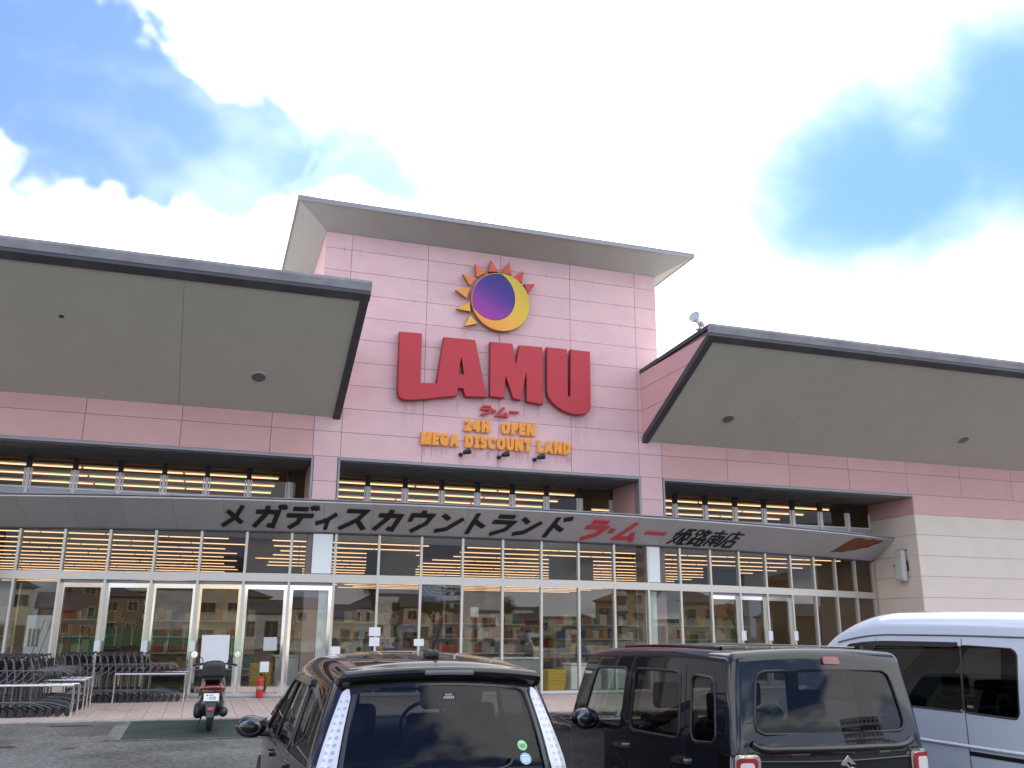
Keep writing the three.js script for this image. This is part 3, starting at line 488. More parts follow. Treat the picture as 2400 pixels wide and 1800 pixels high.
{ // floodlight on the tip of the right canopy
  const s = thing('roof_floodlight', 'white floodlight on the corner of the right canopy', 'floodlight', [11.3, 8.86, 3.3], 0.5);
  mesh('bracket', merge([rod([0, 0, 0], [0, 0.12, 0], 0.025), bx(0.16, 0.02, 0.16, 0, 0.01, 0)]), M.fascia, s);
  const hd = mesh('reflector_housing', new THREE.LatheGeometry([[0.02, 0], [0.06, 0.01], [0.08, 0.08], [0.15, 0.22], [0.155, 0.25], [0.14, 0.25], [0.07, 0.09]].map((p) => new THREE.Vector2(...p)), 22), std(lin(0.62, 0.62, 0.63), 0.4, 0.2), s); hd.position.set(0, 0.2, 0); hd.rotation.set(0, 0, 1.15);
  mesh('ballast_box', rb(0.1, 0.17, 0.12, 0.01, 0.02, -0.09, 0), M.fascia, hd); mesh('lamp_glass', new THREE.CircleGeometry(0.14, 20).rotateX(-Math.PI / 2).translate(0, 0.24, 0), std(lin(0.5, 0.52, 0.54), 0.1, 0.2), hd);
}
{ // box lantern on the reveal wall, pipe stub on the plain wall
  const s = thing('wall_lantern', 'pale grey box lantern on the wall right of the glass', 'wall lamp', [20.33, 3.52, -0.6], -Math.PI / 2);
  mesh('housing', rb(0.34, 0.92, 0.16, 0.02, 0, 0, 0.17), std(lin(0.5, 0.5, 0.48), 0.5), s); mesh('front_panel', rb(0.28, 0.60, 0.02, 0.008, 0, -0.1, 0.258), std(lin(0.56, 0.56, 0.53), 0.35), s);
  mesh('bracket', merge([bx(0.06, 0.03, 0.22, -0.1, 0.47, 0.07), bx(0.06, 0.03, 0.22, 0.1, 0.47, 0.07), bx(0.3, 0.3, 0.09, 0, 0, 0.045)]), M.darkMetal, s); mesh('sensor', new THREE.SphereGeometry(0.045, 12, 8).translate(-0.2, 0.0, 0.2), M.darkMetal, s);
  const v = thing('wall_vent', 'small brown vent hood on the cream wall above the van', 'vent', [21.63, 2.08, 0]);
  mesh('hood', rb(0.22, 0.1, 0.12, 0.015, 0, 0.04, 0.06), std(lin(0.16, 0.12, 0.1), 0.6, 0.2), v); mesh('grille', bx(0.18, 0.06, 0.02, 0, -0.03, 0.04), M.darkMetal, v);
}

// ------------------------------------------------------------------ inside the shop
{
  const X0 = -19, X1 = 35.5, ZB = -70;
  mesh('shop_floor', metreUV(bb(X0, X1, -0.06, 0.002, ZB, -0.9)), std(lin(0.30, 0.28, 0.25), 0.3, 0, { map: rep(texBlotch, 0.5) }), store);
  mesh('shop_ceiling', metreUV(bb(X0, X1, 5.535, 5.62, ZB, -2.25)), std(lin(0.26, 0.20, 0.18), 0.8), store);
  mesh('shop_inner_wall', merge([bb(X0, X1, 0, 5.53, ZB - 0.1, ZB), bb(X0 - 0.1, X0, 0, 5.53, ZB, -2), bb(X1, X1 + 0.1, 0, 5.53, ZB, -2), bb(20.7, X1, 0, 5.53, -2.5, -2.4), bb(X0, -6.4, 0, 5.53, -2.5, -2.4)]), std(lin(0.42, 0.38, 0.33), 0.8), store);
  // strip lights in rows along the shopfront, in three bays
  const glow = new THREE.MeshStandardMaterial({ color: lin(0.8, 0.7, 0.55), emissive: lin(1.0, 0.60, 0.33), emissiveIntensity: 1.25, roughness: 0.5 });
  const rows = [-2.62, -4.0, -5.4, -6.8]; for (let z = -9.4; z > -67; z -= 2.75) rows.push(z);
  const ord = ['first', 'second', 'third', 'fourth', 'fifth', 'sixth', 'seventh', 'eighth', 'ninth', 'tenth', 'eleventh', 'twelfth', 'thirteenth', 'fourteenth', 'fifteenth', 'sixteenth', 'seventeenth', 'eighteenth', 'nineteenth', 'twentieth', 'twenty-first', 'twenty-second', 'twenty-third', 'twenty-fourth', 'twenty-fifth', 'twenty-sixth'];
  const bays = [['left', -5.6, 1.7], ['middle', 3.0, 10.3], ['right', 12.0, 19.3]];
  rows.forEach((z, r) => bays.forEach(([nm, a, b]) => {
    if (r > 3) { const sh = (hash3(r, Math.round(a), 4) - 0.5) * 1.6; a += sh; b += sh; if (nm === 'left') a -= 3 + r * 0.3; if (nm === 'right') b = Math.min(34.9, b + 11 + r * 0.4); }
    const t = thing('ceiling_strip_light', `${ord[r]} warm strip light from the glass, ${nm} bay of the shop ceiling`, 'strip light', [(a + b) / 2, 5.42, z], 0, 'strip lights in the shop ceiling');
    const L = b - a;
    mesh('light_tube', cyl(0.020, L - 0.06, 0, 0, 0, 'x', 8), glow, t); mesh('fixture_channel', bx(L, 0.03, 0.10, 0, 0.055, 0), M.white, t);
    const n = Math.max(1, Math.round(L / 2.4)); for (let k = 1; k < n; k++) mesh('tube_joint', cyl(0.026, 0.05, -L / 2 + k * L / n, 0, 0, 'x', 8), M.white, t);
    for (const s of [-0.4, 0.4]) mesh('hanger', rod([s * L, 0.07, 0], [s * L, 0.115, 0], 0.012, 6), M.darkMetal, t);
    const lamp = new THREE.RectAreaLight(new THREE.Color(1.0, 0.74, 0.46), 2.2, L, 0.07); lamp.position.set(0, -0.05, 0); lamp.rotation.x = -Math.PI / 2; t.add(lamp);
  }));
  // shelves of goods, seen dimly through the glass
  const R = rngOf(31), goods = [[0.45, 0.08, 0.06], [0.55, 0.35, 0.08], [0.10, 0.22, 0.10], [0.5, 0.45, 0.35], [0.08, 0.12, 0.3], [0.42, 0.2, 0.08], [0.6, 0.55, 0.45], [0.3, 0.12, 0.06]].map((c) => std(lin(...c.map((v) => v * 1.0)), 0.6));
  const nums = ['first', 'second', 'third', 'fourth', 'fifth', 'sixth', 'seventh', 'eighth', 'ninth', 'tenth', 'eleventh', 'twelfth'];
  let q = 0; for (const z of [-7.5, -15]) for (let k = 0; k < 6; k++) {
    const x = -4.2 + k * 4.3, t = thing('goods_shelf', `${nums[k]} goods shelf from the left, ${z > -10 ? 'front' : 'back'} row inside the shop`, 'shelf', [x, 0, z], (R() - 0.5) * 0.04, 'shelves of goods in the shop');
    const W = 3.1; mesh('back_panel', bx(W, 1.9, 0.04, 0, 0.95, 0), std(lin(0.55, 0.5, 0.42), 0.7), t); mesh('plinth', bx(W, 0.14, 0.9, 0, 0.07, 0), M.darkMetal, t);
    for (let l = 0; l < 4; l++) mesh('shelf_board', bx(W, 0.03, 0.5, 0, 0.35 + l * 0.46, 0.27), M.white, t);
    for (let l = 0; l < 4; l++) { const by = goods.map(() => []); let px = -W / 2 + 0.05; while (px < W / 2 - 0.2) { const w = 0.12 + R() * 0.16, h = 0.2 + R() * 0.18; by[Math.floor(R() * goods.length)].push(bx(w - 0.01, h, 0.3, px + w / 2, 0.366 + l * 0.46 + h / 2, 0.3)); px += w; } by.forEach((L, i) => { if (L.length) { const m = mesh('packed_goods', merge(L), goods[i], t); m.userData.kind = 'stuff'; } }); }
    q++;
  }
  // navy banners hung inside
  const navy = canvasTex(256, 160, (c, w, h) => { c.fillStyle = 'rgb(38,44,68)'; c.fillRect(0, 0, w, h); c.strokeStyle = 'rgb(150,150,120)'; c.lineWidth = 3; for (const r of [60, 90, 120]) { c.beginPath(); c.arc(w / 2, -10, r, 0.3, Math.PI - 0.3); c.stroke(); } c.fillStyle = 'rgb(150,145,90)'; c.beginPath(); c.ellipse(w / 2, 12, 36, 14, 0, 0, 7); c.fill(); c.strokeStyle = 'rgb(110,118,140)'; c.lineWidth = 2; for (let k = 0; k < 3; k++) { c.beginPath(); c.moveTo(20, 118 + k * 14); c.lineTo(w - 20, 118 + k * 14); c.stroke(); } });
  const banner = (x0, x1, y0, y1, z, label, mat) => { const b = solo('hanging_banner', merge([bb(x0, x1, y0, y1, z - 0.006, z + 0.006), bb(x0, x1, y1, y1 + 0.03, z - 0.012, z + 0.012), rod([x0 + 0.1, y1, z], [x0 + 0.1, y1 + 0.7, z], 0.006, 5), rod([x1 - 0.1, y1, z], [x1 - 0.1, y1 + 0.7, z], 0.006, 5)]), mat, label, 'banner', 'banners hung inside the shop'); return b; };
  const navyPlain = std(lin(0.018, 0.022, 0.045), 0.6);
  banner(4.55, 6.05, 2.95, 3.75, -5.0, 'plain navy banner inside, left of the middle panes', navyPlain); banner(10.2, 11.7, 2.95, 3.75, -4.6, 'plain navy banner inside, right of the middle panes', navyPlain); banner(15.3, 16.6, 2.7, 3.5, -4.0, 'small navy banner inside near the right doors', navyPlain); banner(1.2, 2.5, 2.75, 3.1, -3.0, 'low navy banner behind the left doors', navyPlain);
  { const a = arcS(9.5), p = onArc(a, -0.06); const s = thing('window_poster', 'navy poster with pale arcs stuck high on a middle pane', 'poster', [p.x, 2.18, p.z], a); const g = bx(0.95, 0.42, 0.004, 0, 0.2, 0); mesh('print_sheet', g, std(0xffffff, 0.6, 0, { map: navy }), s); }
}

// ------------------------------------------------------------------ on and behind the glass front
{
  const at = (i, off) => { const a = arcS(i); const p = onArc(a, off); return [p, a]; };
  const notice = (i, y0, y1, w, label, off = -0.045, mat = M.paper) => { const [p, a] = at(i, off); const s = solo('paper_notice', rb(w, y1 - y0, 0.004, 0.001, 0, 0, 0, 1), mat, label, 'notice', 'paper notices on the glass'); s.position.set(p.x, (y0 + y1) / 2, p.z); s.rotation.y = a + (rnd() - 0.5) * 0.01; s.rotation.z = (rnd() - 0.5) * 0.03; return s; };
  notice(4.5, 0.62, 1.36, 0.62, 'large blank white sheet on the door behind the scooter', -0.055);
  notice(5.68, 1.02, 1.32, 0.30, 'grey printed sheet on the door right of the scooter', -0.055, std(lin(0.5, 0.52, 0.54), 0.7));
  notice(7.98, 1.36, 1.56, 0.27, 'upper of two white sheets stuck on one mullion', 0.045); notice(7.98, 1.13, 1.33, 0.24, 'lower of two white sheets stuck on one mullion', 0.045);
  notice(9.0, 1.14, 1.30, 0.24, 'small white sheet beside the car aerial', 0.045); notice(7.12, 0.94, 1.12, 0.22, 'small white sheet low by the left white door', 0.045);
  notice(10.35, 1.82, 2.06, 0.20, 'small grey sign card in the middle panes', -0.12, std(lin(0.45, 0.46, 0.46), 0.7));
  for (const [i, w] of [[18.02, 'left'], [19.0, 'middle'], [20.0, 'right']]) notice(i, 1.30, 1.56, 0.17, `${w} of three white cards on the right door posts`, 0.05);
  notice(5.60, 0.55, 0.78, 0.2, 'small white card above the fire extinguisher', 0.05);
  for (const [i, w] of [[2.0, 'left'], [3.0, 'middle'], [4.02, 'right']]) notice(i, 0.98, 1.22, 0.13, `${w} of three white cards on the left door posts`, 0.05);
  { const [p, a] = at(0.5, -0.35); const s = thing('inner_partition', 'brown partition with a white board behind the leftmost glass', 'partition', [p.x, 0, p.z], a);
    mesh('panel', bx(0.98, 2.5, 0.05, 0, 1.25, 0), std(lin(0.115, 0.085, 0.065), 0.7), s); mesh('frame', merge([bx(0.04, 2.5, 0.07, -0.5, 1.25, 0), bx(0.04, 2.5, 0.07, 0.5, 1.25, 0)]), std(lin(0.5, 0.42, 0.26), 0.4, 0.5), s);
    const t = canvasTex(128, 256, (c, w, h) => { c.fillStyle = 'rgb(205,212,210)'; c.fillRect(0, 0, w, h); c.fillStyle = 'rgb(120,124,126)'; for (let k = 0; k < 3; k++) c.fillRect(14 + k * 20, 70, 13, 92); c.strokeStyle = 'rgb(130,134,140)'; c.lineWidth = 5; for (const x of [62, 96]) { c.beginPath(); c.moveTo(x + 22, 20); c.lineTo(x - 26, 230); c.stroke(); } });
    mesh('notice_board', bx(0.62, 1.1, 0.02, 0.08, 1.22, 0.04), std(0xffffff, 0.6, 0, { map: t }), s); }
  const yellow = std(lin(0.62, 0.40, 0.02), 0.5), yel2 = std(lin(0.52, 0.36, 0.03), 0.5);
  const basketStack = (x, z, n, label, mat, turn = 0) => { const s = thing('basket_stack', label, 'basket stack', [x, 0, z], turn, 'stacks of shopping baskets');
    const ring = (w0, d0, w1, d1, h) => { const sh = []; const c = [[-1, -1], [1, -1], [1, 1], [-1, 1]]; for (let k = 0; k < 4; k++) { const [ax, az] = c[k], [bx_, bz] = c[(k + 1) % 4]; const g = new THREE.BufferGeometry(); const A = [ax * w0, 0, az * d0], B = [bx_ * w0, 0, bz * d0], C = [bx_ * w1, h, bz * d1], D = [ax * w1, h, az * d1]; g.setAttribute('position', new THREE.Float32BufferAttribute([...A, ...B, ...C, ...A, ...C, ...D], 3)); g.setAttribute('uv', new THREE.Float32BufferAttribute(new Array(12).fill(0), 2)); g.computeVertexNormals(); sh.push(g); } sh.push(bx(w0 * 2, 0.01, d0 * 2, 0, 0.005, 0)); sh.push(bx(w1 * 2 + 0.03, 0.025, 0.02, 0, h, d1), bx(w1 * 2 + 0.03, 0.025, 0.02, 0, h, -d1), bx(0.02, 0.025, d1 * 2, w1, h, 0), bx(0.02, 0.025, d1 * 2, -w1, h, 0)); return merge(sh); };
    const g = ring(0.19, 0.13, 0.24, 0.17, 0.24); for (let k = 0; k < n; k++) { const m = mesh('basket', g, mat, s); m.position.y = 0.02 + k * 0.075; } return s; };
  const inside = (u, off) => onArc(arcS(u), off);
  { const p = inside(12.55, -0.5); basketStack(p.x, p.z, 5, 'stack of yellow shopping baskets behind the middle glass', yellow); }
  { const p = inside(5.45, -0.7); basketStack(p.x, p.z, 7, 'tall stack of dull yellow baskets behind the scooter door', yel2); }
  const counter = (u, off, w, h, mat, label) => { const p = inside(u, off), s = thing('packing_counter', label, 'counter', [p.x, 0, p.z], arcS(u), 'counters behind the glass'); mesh('counter_body', rb(w, h - 0.05, 0.5, 0.01, 0, (h - 0.05) / 2, 0), mat, s); mesh('counter_top', rb(w + 0.06, 0.04, 0.56, 0.01, 0, h - 0.02, 0), M.white, s); mesh('kick_plate', bx(w - 0.04, 0.08, 0.02, 0, 0.05, 0.255), M.darkMetal, s); };
  counter(13.35, -0.6, 0.85, 0.72, M.white, 'white counter beside the yellow baskets'); counter(14.4, -0.7, 0.8, 0.70, M.white, 'white counter left of the dark car window'); counter(11.3, -1.3, 2.2, 0.85, std(lin(0.3, 0.32, 0.33), 0.6), 'long grey packing counter in the middle of the shop'); counter(8.4, -1.6, 2.3, 0.85, std(lin(0.22, 0.23, 0.24), 0.6), 'long dark packing counter left of the middle'); counter(6.4, -1.1, 1.3, 0.9, M.white, 'white counter behind the left white door');
  counter(15.9, -1.4, 2.0, 0.85, std(lin(0.2, 0.16, 0.14), 0.6), 'brown counter near the right doors');
}
{ // fire extinguisher by the left doors
  const p = onArc(arcS(5.55), 0.20), s = thing('fire_extinguisher', 'red fire extinguisher standing by the left doors', 'extinguisher', [p.x, 0.004, p.z], 0.3);
  mesh('cylinder', new THREE.LatheGeometry([[0.001, 0], [0.075, 0.0], [0.08, 0.02], [0.08, 0.36], [0.065, 0.42], [0.03, 0.45], [0.025, 0.47], [0.001, 0.47]].map((q) => new THREE.Vector2(...q)), 20), std(lin(0.5, 0.02, 0.025), 0.3), s);
  mesh('valve', merge([cyl(0.02, 0.06, 0, 0.495, 0), bx(0.03, 0.015, 0.12, 0, 0.53, 0.02), bx(0.03, 0.012, 0.11, 0, 0.51, 0.03)]), M.darkMetal, s); mesh('hose', tube([[0.02, 0.49, 0], [0.1, 0.46, 0], [0.105, 0.3, 0], [0.09, 0.15, 0]], 0.012), M.rubber, s);
  mesh('label_band', cyl(0.0812, 0.07, 0, 0.22, 0, 'y', 20), std(lin(0.35, 0.30, 0.26), 0.5), s);
}
// ------------------------------------------------------------------ trolley rails and trolleys
{
  const rail = (x0, x1, z, h, label, tall) => { const s = thing('trolley_rail', label, 'rail', [x1, 0, z], 0, 'steel rails of the trolley park'); mesh('post', rod([0, 0, 0], [0, tall ? 1.01 : h, 0], 0.021, 12), M.steel, s); mesh('top_bar', rod([x0 - x1, h, 0], [-0.001, h, 0], 0.021, 12), M.steel, s); mesh('floor_flange', cyl(0.05, 0.012, 0, 0.008, 0, 'y', 16), M.steel, s); mesh('far_post', rod([x0 - x1, 0, 0], [x0 - x1, h, 0], 0.021, 10), M.steel, s); return s; };
  rail(-6.2, -1.97, 4.29, 0.52, 'steel trolley rail nearest the car park'); rail(-6.2, -1.93, 3.85, 0.52, 'second steel trolley rail from the car park'); rail(-6.2, -1.95, 2.78, 0.53, 'middle steel rail of the left trolley park'); rail(-6.2, -1.93, 2.37, 0.53, 'fourth steel trolley rail from the car park'); rail(-6.2, -1.91, 1.94, 0.54, 'tall-posted steel rail at the back of the left trolley park', true);
  rail(-1.56, -0.18, 1.14, 0.57, 'steel rail in front of the dark trolleys by the doors'); rail(-1.56, -0.12, 0.1, 0.57, 'tall-posted steel rail against the glass by the doors', true);
  const frameMat = std(lin(0.14, 0.14, 0.148), 0.38, 0.45), blk = std(lin(0.022, 0.022, 0.026), 0.5), wire = std(lin(0.06, 0.06, 0.068), 0.4, 0.6);
  // one trolley: rear (handle) at x = 0, nose at +x
  function trolley() {
    const s = thing('shopping_trolley', '', 'trolley', [0, 0, 0]); const W = 0.21;
    mesh('base_frame', merge([tube([[0.02, 0.17, -W], [0.1, 0.24, -W], [0.3, 0.235, -W], [0.62, 0.15, -W * 0.8], [0.66, 0.11, -W * 0.72]], 0.0115, false, 6, 3), tube([[0.02, 0.17, W], [0.1, 0.24, W], [0.3, 0.235, W], [0.62, 0.15, W * 0.8], [0.66, 0.11, W * 0.72]], 0.0115, false, 6, 3), rod([0.62, 0.15, -W * 0.8], [0.62, 0.15, W * 0.8], 0.0115, 6)]), frameMat, s);
    for (const z of [-W, W]) mesh('upright', tube([[0.02, 0.16, z], [0.02, 0.45, z], [0.03, 0.62, z], [-0.02, 0.86, z], [-0.08, 0.97, z]], 0.0125, false, 6, 3), frameMat, s);
    mesh('upper_frame', merge([tube([[0.03, 0.55, -W], [0.16, 0.64, -W], [0.24, 0.74, -W], [0.40, 0.76, -W], [0.54, 0.72, -W * 0.85], [0.56, 0.66, -W * 0.8]], 0.011, false, 6, 3), tube([[0.03, 0.55, W], [0.16, 0.64, W], [0.24, 0.74, W], [0.40, 0.76, W], [0.54, 0.72, W * 0.85], [0.56, 0.66, W * 0.8]], 0.011, false, 6, 3), rod([0.55, 0.7, -W * 0.85], [0.55, 0.7, W * 0.85], 0.011, 6)]), frameMat, s);
    const tray = (y, l, rise) => { const L = []; for (let k = 0; k <= 6; k++) { const z = -W + k * W / 3; L.push(rod([0.04, y, z], [l, y + rise, z * 0.85], 0.004, 4)); } for (let k = 0; k <= 4; k++) { const t = k / 4; L.push(rod([lerp(0.04, l, t), y + rise * t, -W * lerp(1, 0.85, t)], [lerp(0.04, l, t), y + rise * t, W * lerp(1, 0.85, t)], 0.005, 4)); } return merge(L); };
    mesh('upper_tray', tray(0.60, 0.55, 0.03), wire, s); mesh('lower_tray', tray(0.26, 0.60, -0.06), wire, s);
    mesh('handle', merge([rod([-0.085, 0.98, -W - 0.03], [-0.085, 0.98, W + 0.03], 0.019, 8), new THREE.SphereGeometry(0.024, 8, 6).translate(-0.085, 0.98, -W - 0.03), new THREE.SphereGeometry(0.024, 8, 6).translate(-0.085, 0.98, W + 0.03)]), blk, s);
    mesh('child_flap', rb(0.02, 0.2, W * 1.8, 0.006, 0.0, 0.82, 0, 1), blk, s);
    for (const [x, z] of [[0.05, -W], [0.05, W], [0.62, -W * 0.75], [0.62, W * 0.75]]) mesh('castor', merge([cyl(0.05, 0.028, x, 0.052, z, 'z', 12), bx(0.05, 0.07, 0.04, x - 0.01, 0.10, z)]), blk, s);
    return s;
  }
  const proto = trolley(); let first = true; const R = rngOf(4);
  const lanes = [[4.07, 12, 'lane nearest the car park'], [3.30, 12, 'second trolley lane'], [2.58, 12, 'third trolley lane'], [2.15, 12, 'trolley lane nearest the glass']];
  const ord = ['first', 'second', 'third', 'fourth', 'fifth', 'sixth', 'seventh', 'eighth', 'ninth', 'tenth', 'eleventh', 'twelfth', 'thirteenth'];
  const place = (x, z, label, grp) => { const t = first ? proto : copyOf(proto, [0, 0, 0], 0, label); first = false; t.position.set(x, 0.004, z); t.rotation.y = (R() - 0.5) * 0.04; t.userData.label = label; t.userData.group = grp; };
  for (const [z, n, nm] of lanes) for (let k = 0; k < n; k++) place(-2.66 - k * 0.135 + (R() - 0.5) * 0.03, z + (R() - 0.5) * 0.03, `${ord[k]} trolley from the rail ends in the ${nm}`, 'trolleys nested in the left trolley park');
  for (const [z, n, nm] of [[0.82, 13, 'front'], [0.30, 13, 'rear']]) for (let k = 0; k < n; k++) place(-0.92 - k * 0.135, z + (R() - 0.5) * 0.02, `${ord[k]} dark trolley from the right, ${nm} row by the doors`, 'dark trolleys nested by the doors');
}
// ------------------------------------------------------------------ scooter parked on the green bay, seen from behind
{
  const z = 6.35, s = thing('motor_scooter', 'black and red motor scooter parked facing the doors on green paint', 'scooter', [0.30, GY(z), z], -0.03);   // local: rear towards +z
  const red = phy(lin(0.055, 0.008, 0.008), { roughness: 0.25, clearcoat: 1, clearcoatRoughness: 0.05 }), blackG = phy(lin(0.012, 0.012, 0.014), { roughness: 0.3, clearcoat: 0.6 });
  const wheel = (name, zc) => { const w = mesh(name, new THREE.TorusGeometry(0.175, 0.052, 10, 28).rotateY(Math.PI / 2), M.rubber, s); w.position.set(0, 0.227, zc); mesh('rim', merge([cyl(0.135, 0.05, 0, 0, 0, 'x', 20), cyl(0.03, 0.12, 0, 0, 0, 'x', 10)]), std(lin(0.2, 0.2, 0.21), 0.4, 0.7), w); };
  wheel('rear_wheel', 0.52); wheel('front_wheel', -0.68);
  // body shell: a lofted tail section
  const loft = (secs, n = 20) => { const pos = [], idx = []; secs.forEach(([zc, yc, hw, hh, p]) => { for (let i = 0; i < n; i++) { const a = i / n * Math.PI * 2, c = Math.cos(a), q = Math.sin(a); pos.push(Math.sign(c) * Math.abs(c) ** (p ?? 0.7) * hw, yc + Math.sign(q) * Math.abs(q) ** (p ?? 0.7) * hh, zc); } }); for (let k = 0; k < secs.length - 1; k++) for (let i = 0; i < n; i++) { const a = k * n + i, b = k * n + (i + 1) % n; idx.push(a, b, a + n, b, b + n, a + n); } const g = new THREE.BufferGeometry(); for (const e of [0, secs.length - 1]) { const c = pos.length / 3; pos.push(0, secs[e][1], secs[e][0]); for (let i = 0; i < n; i++) { const a = e * n + i, b = e * n + (i + 1) % n; if (e) idx.push(a, b, c); else idx.push(b, a, c); } } g.setAttribute('position', new THREE.Float32BufferAttribute(pos, 3)); g.setIndex(idx); g.computeVertexNormals(); return g; };
  mesh('tail_body', loft([[0.88, 0.60, 0.06, 0.05], [0.84, 0.60, 0.13, 0.10], [0.72, 0.57, 0.175, 0.16], [0.5, 0.52, 0.2, 0.21], [0.2, 0.5, 0.19, 0.2], [0.0, 0.42, 0.15, 0.16], [-0.06, 0.36, 0.13, 0.1]]), red, s);
  mesh('lower_body', loft([[0.80, 0.42, 0.08, 0.06], [0.76, 0.41, 0.15, 0.12], [0.6, 0.38, 0.195, 0.16], [0.3, 0.36, 0.20, 0.16], [0.05, 0.34, 0.16, 0.12]]), blackG, s);
  mesh('floor_board', rb(0.32, 0.09, 0.5, 0.03, 0, 0.29, -0.22), blackG, s);
  mesh('seat', loft([[0.78, 0.78, 0.05, 0.03], [0.74, 0.78, 0.12, 0.05], [0.5, 0.77, 0.145, 0.06], [0.2, 0.74, 0.13, 0.055], [0.02, 0.72, 0.09, 0.04], [-0.02, 0.71, 0.04, 0.02]]), std(lin(0.014, 0.014, 0.016), 0.55), s);
  mesh('rear_box', rb(0.34, 0.27, 0.32, 0.08, 0, 0.905, 0.70, 4), std(lin(0.016, 0.016, 0.018), 0.5), s); mesh('box_rack', merge([rod([-0.1, 0.78, 0.86], [-0.1, 0.72, 0.55], 0.012), rod([0.1, 0.78, 0.86], [0.1, 0.72, 0.55], 0.012), bx(0.24, 0.02, 0.3, 0, 0.79, 0.72)]), M.darkMetal, s);
  mesh('tail_lamp', loft([[0.905, 0.66, 0.03, 0.015], [0.89, 0.66, 0.12, 0.035], [0.82, 0.66, 0.14, 0.045]]), phy(lin(0.16, 0.008, 0.008), { roughness: 0.12, clearcoat: 1 }), s);
  for (const x of [-0.15, 0.15]) mesh('turn_signal', new THREE.SphereGeometry(0.032, 12, 8).scale(1.3, 1, 0.9).translate(x, 0.655, 0.86), phy(lin(0.30, 0.05, 0.02), { roughness: 0.15, clearcoat: 1 }), s);
  const pt = canvasTex(128, 64, (c, w, h) => { c.fillStyle = 'rgb(225,230,228)'; c.fillRect(0, 0, w, h); c.fillStyle = 'rgb(40,80,60)'; c.beginPath(); c.ellipse(28, 16, 9, 6, 0, 0, 7); c.fill(); c.fillRect(46, 10, 34, 7); c.fillRect(28, 38, 12, 4); for (const x of [50, 70, 90]) { c.lineWidth = 4; c.strokeStyle = 'rgb(40,80,60)'; c.strokeRect(x, 30, 11, 20); } });
  const pl = mesh('number_plate', rb(0.225, 0.115, 0.006, 0.003, 0, 0, 0, 1), std(lin(0.7, 0.72, 0.71), 0.5), s); pl.position.set(0, 0.525, 0.925); pl.rotation.x = -0.25; mesh('plate_print', new THREE.PlaneGeometry(0.215, 0.108).translate(0, 0, 0.0045), std(0xffffff, 0.5, 0, { map: pt }), pl);
  const mg = shapeOf([[-0.085, 0.0], [0.085, 0.0], [0.045, -0.24], [-0.045, -0.24]]); const mud = mesh('mudguard', extrude(mg, 0.012, 0.004), std(lin(0.07, 0.072, 0.078), 0.6), s); mud.position.set(0, 0.475, 0.90); mud.rotation.x = -0.12; mesh('reflector', rb(0.09, 0.05, 0.014, 0.006, 0, -0.12, 0.022, 1), phy(lin(0.42, 0.01, 0.015), { roughness: 0.2, clearcoat: 1 }), mud);
  mesh('silencer', loft([[0.84, 0.27, 0.03, 0.03, 1], [0.82, 0.27, 0.065, 0.068, 1], [0.5, 0.26, 0.07, 0.072, 1], [0.42, 0.25, 0.03, 0.03, 1]], 16).translate(0.19, 0.03, 0), std(lin(0.045, 0.045, 0.05), 0.4, 0.5), s);
  mesh('engine_cover', loft([[0.66, 0.27, 0.03, 0.05], [0.62, 0.27, 0.07, 0.1], [0.3, 0.28, 0.075, 0.11], [0.1, 0.28, 0.04, 0.08]], 16).translate(-0.18, 0.03, 0), std(lin(0.035, 0.035, 0.04), 0.5, 0.3), s);
  mesh('leg_shield', loft([[-0.44, 0.56, 0.10, 0.24], [-0.47, 0.56, 0.2, 0.28], [-0.52, 0.58, 0.17, 0.26], [-0.58, 0.6, 0.08, 0.2]]), red, s); mesh('front_fender', new THREE.TorusGeometry(0.235, 0.06, 8, 16, 2.4).rotateY(Math.PI / 2).rotateX(0.2).translate(0, 0.227, -0.68), red, s);
  mesh('fork', merge([rod([-0.07, 0.227, -0.68], [-0.05, 0.6, -0.55], 0.018), rod([0.07, 0.227, -0.68], [0.05, 0.6, -0.55], 0.018), rod([0, 0.6, -0.55], [0, 0.93, -0.44], 0.025)]), M.darkMetal, s);
  mesh('handlebar', tube([[-0.32, 0.95, -0.30], [-0.2, 0.97, -0.38], [0, 0.95, -0.44], [0.2, 0.97, -0.38], [0.32, 0.95, -0.30]], 0.014), M.darkMetal, s); mesh('headset', loft([[-0.36, 0.95, 0.06, 0.04], [-0.42, 0.95, 0.14, 0.07], [-0.54, 0.92, 0.08, 0.06]]), blackG, s);
  for (const x of [-1, 1]) { mesh('grip', rod([x * 0.22, 0.967, -0.37], [x * 0.34, 0.95, -0.29], 0.019), M.rubber, s); mesh('brake_lever', tube([[x * 0.18, 0.955, -0.40], [x * 0.27, 0.935, -0.39], [x * 0.34, 0.93, -0.34]], 0.007), M.chrome, s);
    mesh('mirror_stem', tube([[x * 0.19, 0.98, -0.38], [x * 0.22, 1.06, -0.37], [x * 0.31, 1.10, -0.36]], 0.007), M.darkMetal, s); const m = mesh('mirror_head', new THREE.SphereGeometry(0.062, 16, 10).scale(1, 1, 0.45), blackG, s); m.position.set(x * 0.345, 1.115, -0.36); mesh('mirror_glass', new THREE.CircleGeometry(0.055, 20).translate(0, 0, 0.029), M.chrome, m); }
  mesh('side_stand', rod([-0.12, 0.22, 0.05], [-0.2, 0.01, 0.08], 0.012), M.darkMetal, s);
}

